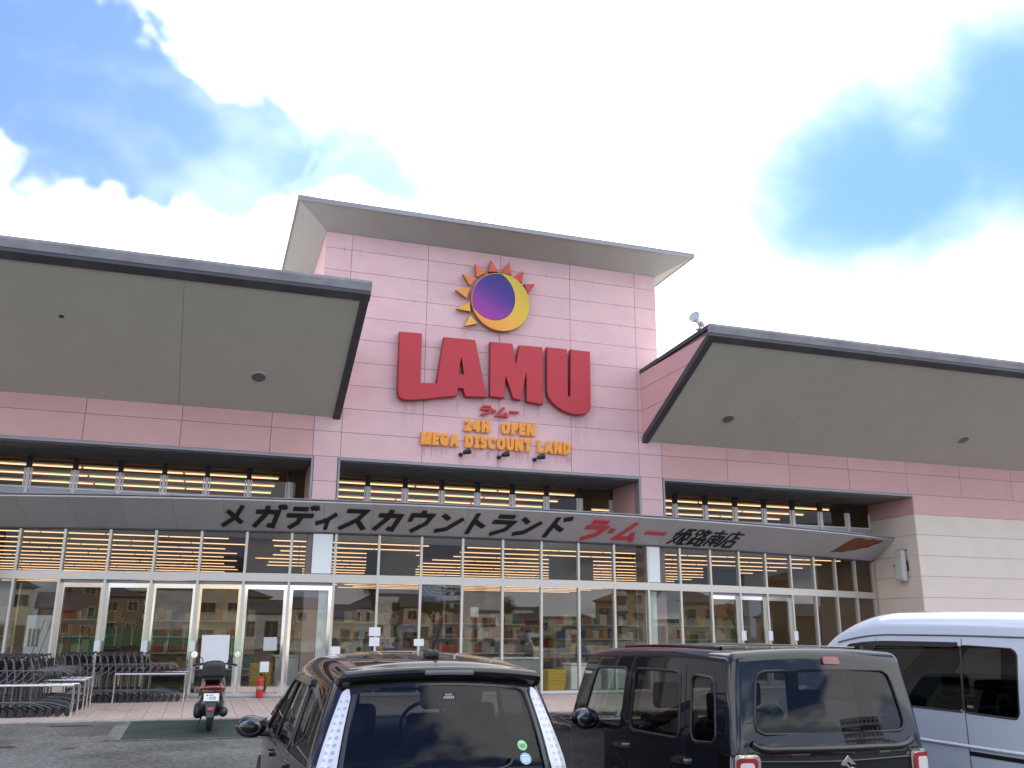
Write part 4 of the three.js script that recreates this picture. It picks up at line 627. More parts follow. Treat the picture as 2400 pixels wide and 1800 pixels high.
// ------------------------------------------------------------------ cars
// A body is a rounded box whose faces are fine grids, bent by deform(); windows are holes cut along smooth outlines, with glass set behind them.
function sdPoly(p, poly) { let d = Infinity, s = 1; for (let i = 0, j = poly.length - 1; i < poly.length; j = i++) { const [ax, ay] = poly[j], [bx_, by] = poly[i]; const ex = bx_ - ax, ey = by - ay, wx = p[0] - ax, wy = p[1] - ay, t = clamp((wx * ex + wy * ey) / (ex * ex + ey * ey), 0, 1); d = Math.min(d, (wx - ex * t) ** 2 + (wy - ey * t) ** 2); if ((ay > p[1]) !== (by > p[1]) && p[0] < (bx_ - ax) * (p[1] - ay) / (by - ay) + ax) s = -s; } return s * Math.sqrt(d); }
const inflate = (h) => (p) => sdPoly(p, h.core) - h.rad;
function hole(corners, rad) { // corners counter-clockwise or not: the core is the outline shrunk by rad towards the inside
  const c = corners, n = c.length; let area = 0; for (let i = 0; i < n; i++) area += c[i][0] * c[(i + 1) % n][1] - c[(i + 1) % n][0] * c[i][1]; const sg = Math.sign(area);
  const off = c.map((p, i) => { const q = c[(i + 1) % n], l = Math.hypot(q[0] - p[0], q[1] - p[1]); const nx = -(q[1] - p[1]) / l * sg, ny = (q[0] - p[0]) / l * sg; return [p[0] + nx * rad, p[1] + ny * rad, q[0] - p[0], q[1] - p[1]]; });
  const core = off.map((e, i) => { const f = off[(i + n - 1) % n]; const det = f[2] * e[3] - f[3] * e[2]; const t = ((e[0] - f[0]) * e[3] - (e[1] - f[1]) * e[2]) / det; return [f[0] + f[2] * t, f[1] + f[3] * t]; });
  const h = { core, rad }; h.sd = inflate(h);
  const xs = c.map((p) => p[0]), ys = c.map((p) => p[1]); h.box = [Math.min(...xs), Math.max(...xs), Math.min(...ys), Math.max(...ys)];
  h.outline = (k = 7) => { const pts = []; const m = core.length; for (let i = 0; i < m; i++) { const p = core[i], a = core[(i + m - 1) % m], b = core[(i + 1) % m]; const n1 = Math.atan2(-(p[0] - a[0]) * sg, (p[1] - a[1]) * sg); let n2 = Math.atan2(-(b[0] - p[0]) * sg, (b[1] - p[1]) * sg); let dd = n2 - n1; while (dd > Math.PI) dd -= 2 * Math.PI; while (dd < -Math.PI) dd += 2 * Math.PI; for (let q = 0; q <= k; q++) { const an = n1 + dd * q / k; pts.push([p[0] + Math.cos(an) * rad, p[1] + Math.sin(an) * rad]); } } return pts; };
  return h;
}
class Shell {
  // box from lo to hi with edge radius r; faces: rear (+z), front (-z), left (-x), right (+x), top, bottom
  constructor(lo, hi, r, deform) { this.lo = lo; this.hi = hi; this.r = r; this.deform = deform; this.F = { rear: [0, 1, 2, 1], front: [0, 1, 2, -1], left: [2, 1, 0, -1], right: [2, 1, 0, 1], top: [0, 2, 1, 1], bottom: [0, 2, 1, -1] }; }
  point(face, u, v, off = 0) {
    const [a, b, c, s] = this.F[face], p = [0, 0, 0], { lo, hi, r } = this; p[a] = u; p[b] = v; p[c] = s > 0 ? hi[c] : lo[c];
    const q = p.map((x, i) => clamp(x, lo[i] + r, hi[i] - r)), d = p.map((x, i) => x - q[i]), l = Math.hypot(...d) || 1;
    return this.deform(q.map((x, i) => x + d[i] / l * (r + off)));
  }
  ticks(a, step) { const { lo, hi, r } = this, t = []; for (let k = 0; k < 6; k++) t.push(lo[a] + r * (1 - Math.tan((1 - k / 6) * Math.PI / 4))); const n = Math.max(1, Math.round((hi[a] - lo[a] - 2 * r) / step)); for (let k = 0; k <= n; k++) t.push(lo[a] + r + (hi[a] - lo[a] - 2 * r) * k / n); for (let k = 1; k <= 6; k++) t.push(hi[a] - r * (1 - Math.tan(k / 6 * Math.PI / 4))); return t; }
  face(face, step, holes = []) {
    const [a, b, , s] = this.F[face], U = this.ticks(a, step), W = this.ticks(b, step), pos = [], idx = [], nu = U.length, nv = W.length, ins = [];
    for (let j = 0; j < nv; j++) for (let i = 0; i < nu; i++) { let p = [U[i], W[j]], inside = null; for (const h of holes) { const d = h.sd(p); if (d < 0) { inside = h; } } ins.push(inside); pos.push(p); }
    const keep = []; for (let j = 0; j < nv - 1; j++) for (let i = 0; i < nu - 1; i++) { const q = [j * nu + i, j * nu + i + 1, (j + 1) * nu + i + 1, (j + 1) * nu + i]; if (q.every((k) => ins[k])) continue; keep.push(q); }
    const snapped = new Set(); for (const q of keep) for (const k of q) if (ins[k] && !snapped.has(k)) { snapped.add(k); const h = ins[k]; let p = pos[k]; for (let it = 0; it < 4; it++) { const d = h.sd(p), e = 1e-4, gx = (h.sd([p[0] + e, p[1]]) - h.sd([p[0] - e, p[1]])) / (2 * e), gy = (h.sd([p[0], p[1] + e]) - h.sd([p[0], p[1] - e])) / (2 * e), gl = gx * gx + gy * gy || 1; p = [p[0] - d * gx / gl, p[1] - d * gy / gl]; } pos[k] = p; }
    const flip = (face === 'rear' || face === 'left' || face === 'bottom') ? 1 : -1;
    for (const [p, q, r, t] of keep) if (flip > 0) idx.push(p, q, r, p, r, t); else idx.push(p, r, q, p, t, r);
    return { P: pos.map(([u, v]) => this.point(face, u, v)), idx };
  }
  body(step, holes = {}, skip = []) {
    const pos = [], idx = []; for (const f of Object.keys(this.F)) { if (skip.includes(f)) continue; const { P, idx: I } = this.face(f, step, holes[f] ?? []); const o = pos.length / 3; P.forEach((p) => pos.push(...p)); I.forEach((k) => idx.push(k + o)); }
    // weld by position so that normals run smoothly over the edges
    const key = new Map(), map = [], out = []; for (let i = 0; i < pos.length / 3; i++) { const k = [0, 1, 2].map((c) => Math.round(pos[i * 3 + c] * 5e3)).join(); if (!key.has(k)) { key.set(k, out.length / 3); out.push(pos[i * 3], pos[i * 3 + 1], pos[i * 3 + 2]); } map.push(key.get(k)); }
    const g = new THREE.BufferGeometry(); g.setAttribute('position', new THREE.Float32BufferAttribute(out, 3)); g.setIndex(idx.map((k) => map[k])); g.computeVertexNormals(); return g;
  }
  patch(face, h, off, step = 0.03, margin = 0.0) { // a piece of the skin inside an outline, lifted by off
    const [x0, x1, y0, y1] = h.box, m = Math.max(0, margin), nu = Math.max(3, Math.ceil((x1 - x0 + 2 * m) / step)), nv = Math.max(3, Math.ceil((y1 - y0 + 2 * m) / step)), pos = [], ok = [], idx = [];
    for (let j = 0; j <= nv; j++) for (let i = 0; i <= nu; i++) { let p = [lerp(x0 - m, x1 + m, i / nu), lerp(y0 - m, y1 + m, j / nv)]; let d = h.sd(p) - m; ok.push(d <= 1e-4); pos.push(p); }
    const keep = []; for (let j = 0; j < nv; j++) for (let i = 0; i < nu; i++) { const w = nu + 1, q = [j * w + i, j * w + i + 1, (j + 1) * w + i + 1, (j + 1) * w + i]; if (q.some((k) => ok[k])) keep.push(q); }
    const done = new Set(); for (const q of keep) for (const k of q) if (!ok[k] && !done.has(k)) { done.add(k); let p = pos[k]; for (let it = 0; it < 5; it++) { const d = h.sd(p) - m, e = 1e-4, gx = (h.sd([p[0] + e, p[1]]) - h.sd([p[0] - e, p[1]])) / (2 * e), gy = (h.sd([p[0], p[1] + e]) - h.sd([p[0], p[1] - e])) / (2 * e), gl = gx * gx + gy * gy || 1; p = [p[0] - d * gx / gl, p[1] - d * gy / gl]; } pos[k] = p; }
    const flip = (face === 'rear' || face === 'left' || face === 'bottom'); for (const [p, q, r, t] of keep) if (flip) idx.push(p, q, r, p, r, t); else idx.push(p, r, q, p, t, r);
    const g = new THREE.BufferGeometry(); g.setAttribute('position', new THREE.Float32BufferAttribute(pos.flatMap(([u, v]) => this.point(face, u, v, off)), 3)); g.setIndex(idx); g.computeVertexNormals();
    g.setAttribute('uv', new THREE.Float32BufferAttribute(pos.flatMap(([u, v]) => [(u - x0) / (x1 - x0), (v - y0) / (y1 - y0)]), 2)); return g;
  }
  lens(face, h, off, step = 0.02) { // a raised lens: lifted patch and a rim down to the skin
    const a = this.patch(face, h, off, step), o = h.outline(6), pos = []; const uv = [];
    for (let i = 0; i < o.length; i++) { const p = o[i], q = o[(i + 1) % o.length]; const A = this.point(face, ...p, off), B = this.point(face, ...q, off), C = this.point(face, ...q, -0.01), D = this.point(face, ...p, -0.01); pos.push(...A, ...B, ...C, ...A, ...C, ...D); for (let k = 0; k < 6; k++) uv.push(0, 0); }
    const g = new THREE.BufferGeometry(); g.setAttribute('position', new THREE.Float32BufferAttribute(pos, 3)); g.setAttribute('uv', new THREE.Float32BufferAttribute(uv, 2)); g.computeVertexNormals(); return merge([a, g]);
  }
  seal(face, h, r = 0.008, off = 0) { const pts = h.outline(6).map(([u, v]) => this.point(face, u, v, off)); return tube(pts, r, true, 6, 2); }
}
const mirrorU = (c) => c.map(([x, y]) => [-x, y]);
function paint(r, g, b, extra = {}) { return phy(lin(r, g, b), { roughness: 0.45, metalness: 0.0, specularIntensity: 0.15, clearcoat: 1, clearcoatRoughness: 0.025, ...extra }); }
const privacy = glassMat(lin(0.24, 0.25, 0.255), 1.38), clearGlass = glassMat(lin(0.62, 0.68, 0.64), 1.5), seatMat = std(lin(0.03, 0.03, 0.033), 0.85), trimBlack = std(lin(0.012, 0.012, 0.014), 0.35);
function wheelSet(root, xs, zs, r) {
  const tyre = new THREE.LatheGeometry([[r * 0.62, -0.08], [r * 0.9, -0.09], [r * 0.985, -0.07], [r, -0.03], [r, 0.03], [r * 0.985, 0.07], [r * 0.9, 0.09], [r * 0.62, 0.08]].map((p) => new THREE.Vector2(...p)), 28).rotateZ(Math.PI / 2);
  const rim = merge([cyl(r * 0.62, 0.12, 0, 0, 0, 'x', 24), ...Array.from({ length: 6 }, (_, k) => bx(0.15, r * 1.15, 0.05).rotateX(k * Math.PI / 6)), cyl(0.06, 0.17, 0, 0, 0, 'x', 12)]);
  for (const x of xs) for (const z of zs) { const w = mesh('wheel', tyre, M.rubber, root); w.position.set(x, r, z); mesh('rim', rim, std(lin(0.35, 0.35, 0.36), 0.35, 0.9), w); mesh('wheel_arch', cyl(r * 1.16, 0.03, Math.sign(x) * 0.055, 0.02, 0, 'x', 28), std(lin(0.008, 0.008, 0.008), 0.9), w); }
}
function seats(root, rows, W) { rows.forEach(([z, xs, h]) => xs.forEach((x) => { const s = mesh('seat', merge([rb(0.46, 0.14, 0.48, 0.05, x, 0.55, z - 0.2), rb(0.46, h, 0.13, 0.05, x, 0.6 + h / 2, z)]), seatMat, root); mesh('headrest', rb(0.26, 0.19, 0.10, 0.04, x, 0.6 + h + 0.12, z + 0.01), seatMat, s); })); }
// door mirror: x outward sign
function doorMirror(root, x, y, z, mat, sx) { const m = mesh('door_mirror', new THREE.SphereGeometry(1, 24, 16).scale(0.115, 0.082, 0.085), mat, root); m.position.set(x, y, z); m.rotation.y = sx * 0.12; mesh('mirror_glass', new THREE.SphereGeometry(1, 20, 12).scale(0.085, 0.055, 0.006).translate(0, 0, 0.068), std(lin(0.16, 0.17, 0.19), 0.06, 1), m); mesh('mirror_stalk', rb(0.12, 0.05, 0.06, 0.02, -sx * 0.12, -0.045, 0.0), trimBlack, m); }

// ---- the black compact hatchback (left); local axes: ground at y = 0, tail at z = 0, nose at -z
function hatchback(label, p, turn) {
  const s = thing('hatchback_car', label, 'car', p, turn); const mat = paint(0.010, 0.007, 0.007);
  const H = 1.585, W = 0.845, ZR = 0, ZF = -3.0, yb = 0.92;
  const deform = ([x, y, z]) => { const t = clamp((y - yb) / (H - yb), 0, 1), tl = clamp(z / ZF, 0, 1); let X = x, Y = y, Z = z;
    X *= 1 - 0.215 * t ** 1.25; X *= 1 - 0.10 * (1 - tl) ** 3 - 0.03 * tl ** 4; X *= 1 - 0.05 * clamp((0.55 - y) / 0.4, 0, 1);
    const rear = (1 - tl) ** 3; Z -= rear * (0.20 * t ** 1.15 + 0.05 * (x / W) ** 2 + 0.04 * clamp((0.5 - y) / 0.3, 0, 1)); Z += tl ** 2.2 * (1.25 * t ** 1.0) ; Z += 0.0;
    Y += t * (-0.055 * (x / W) ** 2 * (1 + 0) - 0.075 * (1 - tl) ** 2.5 - 0.11 * tl ** 3); return [X, Y, Z]; };
  const sh = new Shell([-W, 0.24, ZF], [W, H, ZR], 0.11, deform);
  const rw = hole([[-0.672, 0.90], [0.672, 0.90], [0.66, 1.44], [-0.66, 1.44]], 0.03);
  const fr = hole([[-0.72, 0.95], [0.72, 0.95], [0.72, 1.49], [-0.72, 1.49]], 0.07);
  const sideA = hole([[-2.42, 0.97], [-1.62, 0.97], [-1.62, 1.42], [-2.1, 1.42]], 0.04), sideB = hole([[-1.54, 0.97], [-0.82, 0.98], [-0.82, 1.42], [-1.54, 1.42]], 0.04), sideC = hole([[-0.74, 1.0], [-0.36, 1.12], [-0.42, 1.36], [-0.74, 1.42]], 0.05);
  const sides = [sideA, sideB, sideC];
  mesh('body', sh.body(0.03, { rear: [rw], front: [fr], left: sides, right: sides }), mat, s);
  const glass = (nm, f, h, m) => { const g = mesh(nm, sh.patch(f, h, -0.006, 0.04, 0.012), m, s); mesh('window_seal', sh.seal(f, h, 0.009), trimBlack, g); };
  glass('rear_window', 'rear', rw, privacy); glass('windscreen', 'front', fr, clearGlass); for (const f of ['left', 'right']) { glass('front_side_window', f, sideA, clearGlass); glass('rear_side_window', f, sideB, privacy); glass('quarter_window', f, sideC, privacy); }
  // spoiler over the rear window with the clear high brake lamp
  const spo = new Shell([-0.625, 1.395, -0.50], [0.625, 1.49, -0.09], 0.035, ([x, y, z]) => [x * (1 - 0.03 * clamp((y - 1.395) / 0.1, 0, 1)), y - 0.035 * (x / 0.645) ** 2 + 0.02 * clamp((-0.2 - z) / 0.3, 0, 1), z - 0.05 * (x / 0.645) ** 2 - 0.05 * clamp((1.45 - y) / 0.05, 0, 1)]);
  const sp = mesh('rear_spoiler', spo.body(0.04), paint(0.004, 0.004, 0.005), s);
  const hb = hole([[-0.13, 1.442], [0.17, 1.442], [0.17, 1.47], [-0.13, 1.47]], 0.01); mesh('high_brake_lamp', spo.lens('rear', hb, 0.004, 0.012), std(lin(0.16, 0.165, 0.18), 0.25), sp);
  // tall clear lamps running down the rear pillars
  const lens = phy(lin(0.62, 0.65, 0.74), { roughness: 0.12, clearcoat: 1, clearcoatRoughness: 0.02 }), cell = std(lin(0.42, 0.44, 0.50), 0.3, 0.3);
  for (const k of [-1, 1]) { const c = [[0.712, 0.60], [0.835, 0.60], [0.815, 1.0], [0.775, 1.44], [0.735, 1.47], [0.705, 1.40], [0.695, 1.0]]; const h = hole(k < 0 ? mirrorU(c) : c, 0.018); const l = mesh('tail_lamp', sh.lens('rear', h, 0.022, 0.02), lens, s);
    for (let n = 0; n < 17; n++) { const y = 0.66 + n * 0.045, cx = lerp(0.772, 0.742, n / 16); for (const dx of [-0.018, 0.018]) { const q = hole([[-0.010, -0.009], [0.010, -0.009], [0.010, 0.009], [-0.010, 0.009]].map(([a, b]) => [k * (cx + dx) + a, y + b]), 0.004); mesh('reflector_cell', sh.patch('rear', q, 0.0235, 0.01), cell, l); } }
    const e = hole((k < 0 ? mirrorU : (z) => z)([[0.662, 0.62], [0.690, 0.62], [0.682, 1.0], [0.692, 1.42], [0.668, 1.42], [0.655, 1.0]]), 0.006); mesh('lamp_trim', sh.lens('rear', e, 0.012, 0.02), std(lin(0.06, 0.06, 0.065), 0.3, 0.4), s); }
  // stickers, wiper, aerial
  const disc = (x, y, r) => { const n = 20; return hole(Array.from({ length: n }, (_, i) => [x + Math.cos(i / n * 6.2832) * r, y + Math.sin(i / n * 6.2832) * r * 0.92]), 0.004); };
  const st = (h, t, nm) => mesh(nm, sh.patch('rear', h, -0.0035, 0.006), std(0xffffff, 0.6, 0, { map: t }), s);
  st(disc(0.53, 1.068, 0.035), canvasTex(64, 64, (c) => { c.fillStyle = 'rgb(150,205,150)'; c.fillRect(0, 0, 64, 64); c.fillStyle = 'rgb(95,165,110)'; c.beginPath(); c.ellipse(32, 36, 20, 12, 0, 0, 7); c.fill(); c.fillStyle = 'rgb(215,235,215)'; c.fillRect(14, 10, 36, 5); }), 'round_sticker');
  st(disc(0.535, 0.985, 0.040), canvasTex(64, 64, (c) => { c.fillStyle = 'rgb(150,190,215)'; c.fillRect(0, 0, 64, 64); c.fillStyle = 'rgb(225,238,245)'; for (let k = 0; k < 4; k++) c.fillRect(14 + k * 10, 24, 5, 24); c.fillRect(12, 14, 40, 4); }), 'round_sticker');
  const lb = canvasTex(128, 64, (c) => { c.fillStyle = 'rgb(14,14,18)'; c.fillRect(0, 0, 128, 64); c.strokeStyle = 'rgb(235,235,235)'; c.lineWidth = 5; const R = rngOf(2); for (let k = 0; k < 6; k++) { c.beginPath(); c.moveTo(10 + k * 18, 56); c.lineTo(20 + k * 18, 34); c.lineTo(14 + k * 18, 40); c.stroke(); } c.lineWidth = 3; for (let k = 0; k < 4; k++) { c.strokeRect(30 + k * 17, 10, 8, 10); } });
  st(hole([[-0.01, 1.350], [0.09, 1.350], [0.09, 1.392], [-0.01, 1.392]], 0.003), lb, 'window_label');
  const wp = (u, v, o) => sh.point('rear', u, v, o); mesh('rear_wiper', tube([wp(0.02, 0.90, 0.03), wp(0.15, 0.915, 0.03), wp(0.4, 0.955, 0.028), wp(0.44, 1.0, 0.026)], 0.009), trimBlack, s);
  const ap = sh.point('top', 0.0, -0.36, 0), an = mesh('roof_aerial', rb(0.085, 0.06, 0.13, 0.025, 0, 0.018, 0), trimBlack, s); an.position.set(...ap); mesh('aerial_rod', merge([rod([0, 0.02, -0.01], [0.045, 0.20, 0.03], 0.008, 8), rod([0.025, 0.10, 0.018], [0.055, 0.24, 0.034], 0.011, 8)]), M.rubber, an);
  // bonnet, bumpers, wheels, inside
  const nose = new Shell([-0.80, 0.24, -3.95], [0.80, 0.98, -2.3], 0.16, ([x, y, z]) => { const t = clamp((z + 2.3) / -1.65, 0, 1); return [x * (1 - 0.10 * t ** 3), y - 0.16 * t ** 2 * clamp((y - 0.4) / 0.5, 0, 1), z + 0.12 * (x / 0.8) ** 2 * t]; }); mesh('bonnet', nose.body(0.08), mat, s);
  mesh('rear_bumper', sh.lens('rear', hole([[-0.80, 0.28], [0.80, 0.28], [0.80, 0.56], [-0.80, 0.56]], 0.05), 0.05, 0.06), mat, s);
  const tg = hole([[-0.60, 0.60], [0.60, 0.60], [0.60, 0.605], [-0.60, 0.605]], 0.002); mesh('tailgate_seam', sh.patch('rear', tg, 0.002, 0.05), trimBlack, s);
  for (const f of ['left', 'right']) { mesh('door_handle', sh.lens(f, hole([[-1.78, 0.84], [-1.62, 0.84], [-1.62, 0.875], [-1.78, 0.875]], 0.012), 0.025, 0.02), mat, s); mesh('door_handle', sh.lens(f, hole([[-0.98, 0.86], [-0.82, 0.86], [-0.82, 0.895], [-0.98, 0.895]], 0.012), 0.025, 0.02), mat, s); for (const z of [-1.58, -0.78]) mesh('door_seam', sh.patch(f, hole([[z - 0.004, 0.4], [z + 0.004, 0.4], [z + 0.004, 1.44], [z - 0.004, 1.44]], 0.002), 0.0015, 0.04), trimBlack, s); }
  mesh('door_visor', sh.lens('left', hole([[-2.1, 1.425], [-0.72, 1.425], [-0.74, 1.475], [-1.95, 1.475]], 0.012), 0.03, 0.04), std(lin(0.015, 0.013, 0.013), 0.15), s);
  doorMirror(s, -W - 0.115, 0.985, -2.22, mat, -1); doorMirror(s, W + 0.115, 0.985, -2.22, mat, 1);
  wheelSet(s, [-W + 0.1, W - 0.1], [-0.72, -3.2], 0.3); seats(s, [[-0.85, [-0.4, 0.4], 0.42], [-1.75, [-0.36, 0.36], 0.5]], W); mesh('dashboard', rb(1.3, 0.28, 0.4, 0.08, 0, 0.84, -2.5), seatMat, s); mesh('cabin_floor', bx(1.5, 0.05, 2.7, 0, 0.42, -1.5), seatMat, s); mesh('parcel_shelf', bx(1.15, 0.02, 0.5, 0, 0.9, -0.45), seatMat, s); mesh('steering_wheel', new THREE.TorusGeometry(0.18, 0.015, 8, 24).rotateX(0.4).translate(0.36, 0.98, -2.2), seatMat, s);
  return s;
}
// ---- the dark navy tall kei car (middle)
function tallCar(label, p, turn) {
  const s = thing('tall_boxy_car', label, 'car', p, turn), mat = paint(0.005, 0.006, 0.011);
  const H = 1.625, W = 0.738, ZF = -2.62, yb = 0.98;
  const deform = ([x, y, z]) => { const t = clamp((y - yb) / (H - yb), 0, 1), tl = clamp(z / ZF, 0, 1); let X = x, Y = y, Z = z; X *= 1 - 0.095 * t ** 1.4; X *= 1 - 0.05 * (1 - tl) ** 4 - 0.02 * tl ** 3; X *= 1 - 0.04 * clamp((0.5 - y) / 0.3, 0, 1);
    Z -= (1 - tl) ** 3 * (0.09 * t ** 1.2 + 0.04 * (x / W) ** 2); Z += tl ** 2.5 * 0.30 * t; Y += t * (-0.03 * (x / W) ** 2 - 0.02 * (1 - tl) ** 4 - 0.05 * tl ** 3); return [X, Y, Z]; };
  const sh = new Shell([-W, 0.25, ZF], [W, H, 0], 0.065, deform);
  const rw = hole([[-0.595, 1.115], [0.595, 1.115], [0.555, 1.495], [-0.555, 1.495]], 0.065), fr = hole([[-0.62, 1.0], [0.62, 1.0], [0.62, 1.53], [-0.62, 1.53]], 0.06);
  const A = hole([[-2.30, 1.03], [-1.56, 1.03], [-1.56, 1.47], [-2.22, 1.47]], 0.05), B = hole([[-1.40, 1.02], [-0.66, 1.03], [-0.66, 1.47], [-1.40, 1.47]], 0.05), C = hole([[-0.50, 1.03], [-0.20, 1.05], [-0.20, 1.45], [-0.50, 1.46]], 0.055), sides = [A, B, C];
  mesh('body', sh.body(0.03, { rear: [rw], front: [fr], left: sides, right: sides }), mat, s);
  const glass = (nm, f, h, m) => { const g = mesh(nm, sh.patch(f, h, -0.006, 0.04, 0.012), m, s); mesh('window_seal', sh.seal(f, h, 0.010), trimBlack, g); };
  glass('rear_window', 'rear', rw, privacy); glass('windscreen', 'front', fr, clearGlass); for (const f of ['left', 'right']) { glass('front_side_window', f, A, clearGlass); glass('rear_side_window', f, B, privacy); glass('quarter_window', f, C, privacy); }
  // glossy tailgate frame round the window, lower lip
  mesh('tailgate_lip', tube([[-0.62, 1.06, 0], [-0.56, 1.03, 0], [-0.3, 1.02, 0], [0.3, 1.02, 0], [0.56, 1.03, 0], [0.62, 1.06, 0]].map(([x, y]) => sh.point('rear', x, y, 0.0)), 0.022, false, 8, 5), mat, s);
  mesh('tailgate_crease', tube([[-0.58, 0.955], [0, 0.945], [0.58, 0.955]].map(([x, y]) => sh.point('rear', x, y, 0.0)), 0.010, false, 8, 6), mat, s);
  const hl = hole([[-0.02, 1.528], [0.13, 1.528], [0.12, 1.572], [-0.01, 1.572]], 0.014); mesh('high_brake_lamp', sh.lens('rear', hl, 0.014, 0.012), phy(lin(0.22, 0.008, 0.012), { roughness: 0.2, clearcoat: 1 }), s);
  for (const k of [-1, 1]) { const f = k < 0 ? mirrorU : (c) => c; const h = hole(f([[0.575, 0.66], [0.745, 0.66], [0.745, 1.0], [0.575, 1.0]]), 0.035), l = mesh('tail_lamp', sh.lens('rear', h, 0.018, 0.02), M.chrome, s);
    mesh('red_lens', sh.lens('rear', hole(f([[0.597, 0.68], [0.728, 0.68], [0.728, 0.98], [0.597, 0.98]]), 0.028), 0.026, 0.02), phy(lin(0.30, 0.010, 0.014), { roughness: 0.12, clearcoat: 1 }), l); mesh('reverse_lens', sh.lens('rear', hole(f([[0.625, 0.85], [0.705, 0.85], [0.705, 0.955], [0.625, 0.955]]), 0.018), 0.030, 0.015), phy(lin(0.66, 0.64, 0.63), { roughness: 0.12, clearcoat: 1 }), l);
    mesh('lamp_side', sh.lens(k < 0 ? 'left' : 'right', hole([[-0.16, 0.67], [-0.02, 0.67], [-0.02, 0.99], [-0.16, 0.99]], 0.03), 0.014, 0.02), M.chrome, l); }
  { // the maker's S badge, two mirrored strokes
    const P = (x, y) => { const q = sh.point('rear', 0.06 + x, 0.915 + y, 0.004); return q; }; const half = [[0.055, 0.012], [0.0, 0.062], [-0.056, 0.012], [-0.03, 0.004], [0.0, 0.030], [0.022, 0.012]]; const g = [1, -1].map((k) => extrude(shapeOf(half.map(([x, y]) => [x * k, y * k])), 0.008, 0.002)); const b = mesh('badge', merge([...g, bx(0.085, 0.014, 0.008, 0, 0, 0.004).rotateZ(-0.72)]), M.chrome, s); b.position.set(...P(0, 0)); }
  const nose = new Shell([-0.72, 0.25, -3.38], [0.72, 1.03, -2.1], 0.12, ([x, y, z]) => { const t = clamp((z + 2.1) / -1.28, 0, 1); return [x * (1 - 0.06 * t ** 3), y - 0.05 * t ** 2 * clamp((y - 0.5) / 0.5, 0, 1), z + 0.08 * (x / 0.72) ** 2 * t]; }); mesh('bonnet', nose.body(0.07), mat, s);
  for (const f of ['left', 'right']) { for (const z of [-1.62, -0.70]) { const u = z - 0.02; mesh('door_handle', sh.lens(f, hole([[u, 0.88], [u + 0.17, 0.88], [u + 0.17, 0.915], [u, 0.915]], 0.012), 0.03, 0.02), M.chrome, s); } for (const z of [-1.48, -0.58]) mesh('door_seam', sh.patch(f, hole([[z - 0.005, 0.4], [z + 0.005, 0.4], [z + 0.005, 1.52], [z - 0.005, 1.52]], 0.002), 0.0015, 0.04), trimBlack, s); mesh('side_sill', sh.lens(f, hole([[-2.4, 0.27], [-0.3, 0.27], [-0.3, 0.38], [-2.4, 0.38]], 0.02), 0.015, 0.06), trimBlack, s); mesh('roof_rail', tube([[-2.0, 0], [-1.2, 0], [-0.35, 0]].map(([z]) => { const q = sh.point('top', (f === 'left' ? -1 : 1) * 0.60, z, 0.006); return q; }), 0.012, false, 6, 6), mat, s); }
  for (const z of [-0.55, -0.95, -1.35]) { const q = [-0.5, 0, 0.5].map((x) => sh.point('top', x, z, 0.0)); mesh('roof_rib', tube(q, 0.010, false, 6, 5), mat, s); }
  doorMirror(s, -W - 0.105, 1.045, -1.98, mat, -1); doorMirror(s, W + 0.105, 1.045, -1.98, mat, 1);
  mesh('rear_bumper', sh.lens('rear', hole([[-0.72, 0.28], [0.72, 0.28], [0.72, 0.6], [-0.72, 0.6]], 0.05), 0.045, 0.06), trimBlack, s);
  wheelSet(s, [-W + 0.09, W - 0.09], [-0.5, -2.9], 0.29); seats(s, [[-0.75, [-0.33, 0.33], 0.5], [-1.55, [-0.33, 0.33], 0.52]], W); mesh('dashboard', rb(1.2, 0.3, 0.35, 0.08, 0, 0.86, -2.1), seatMat, s); mesh('cabin_floor', bx(1.3, 0.05, 2.4, 0, 0.42, -1.2), seatMat, s);
  return s;
}
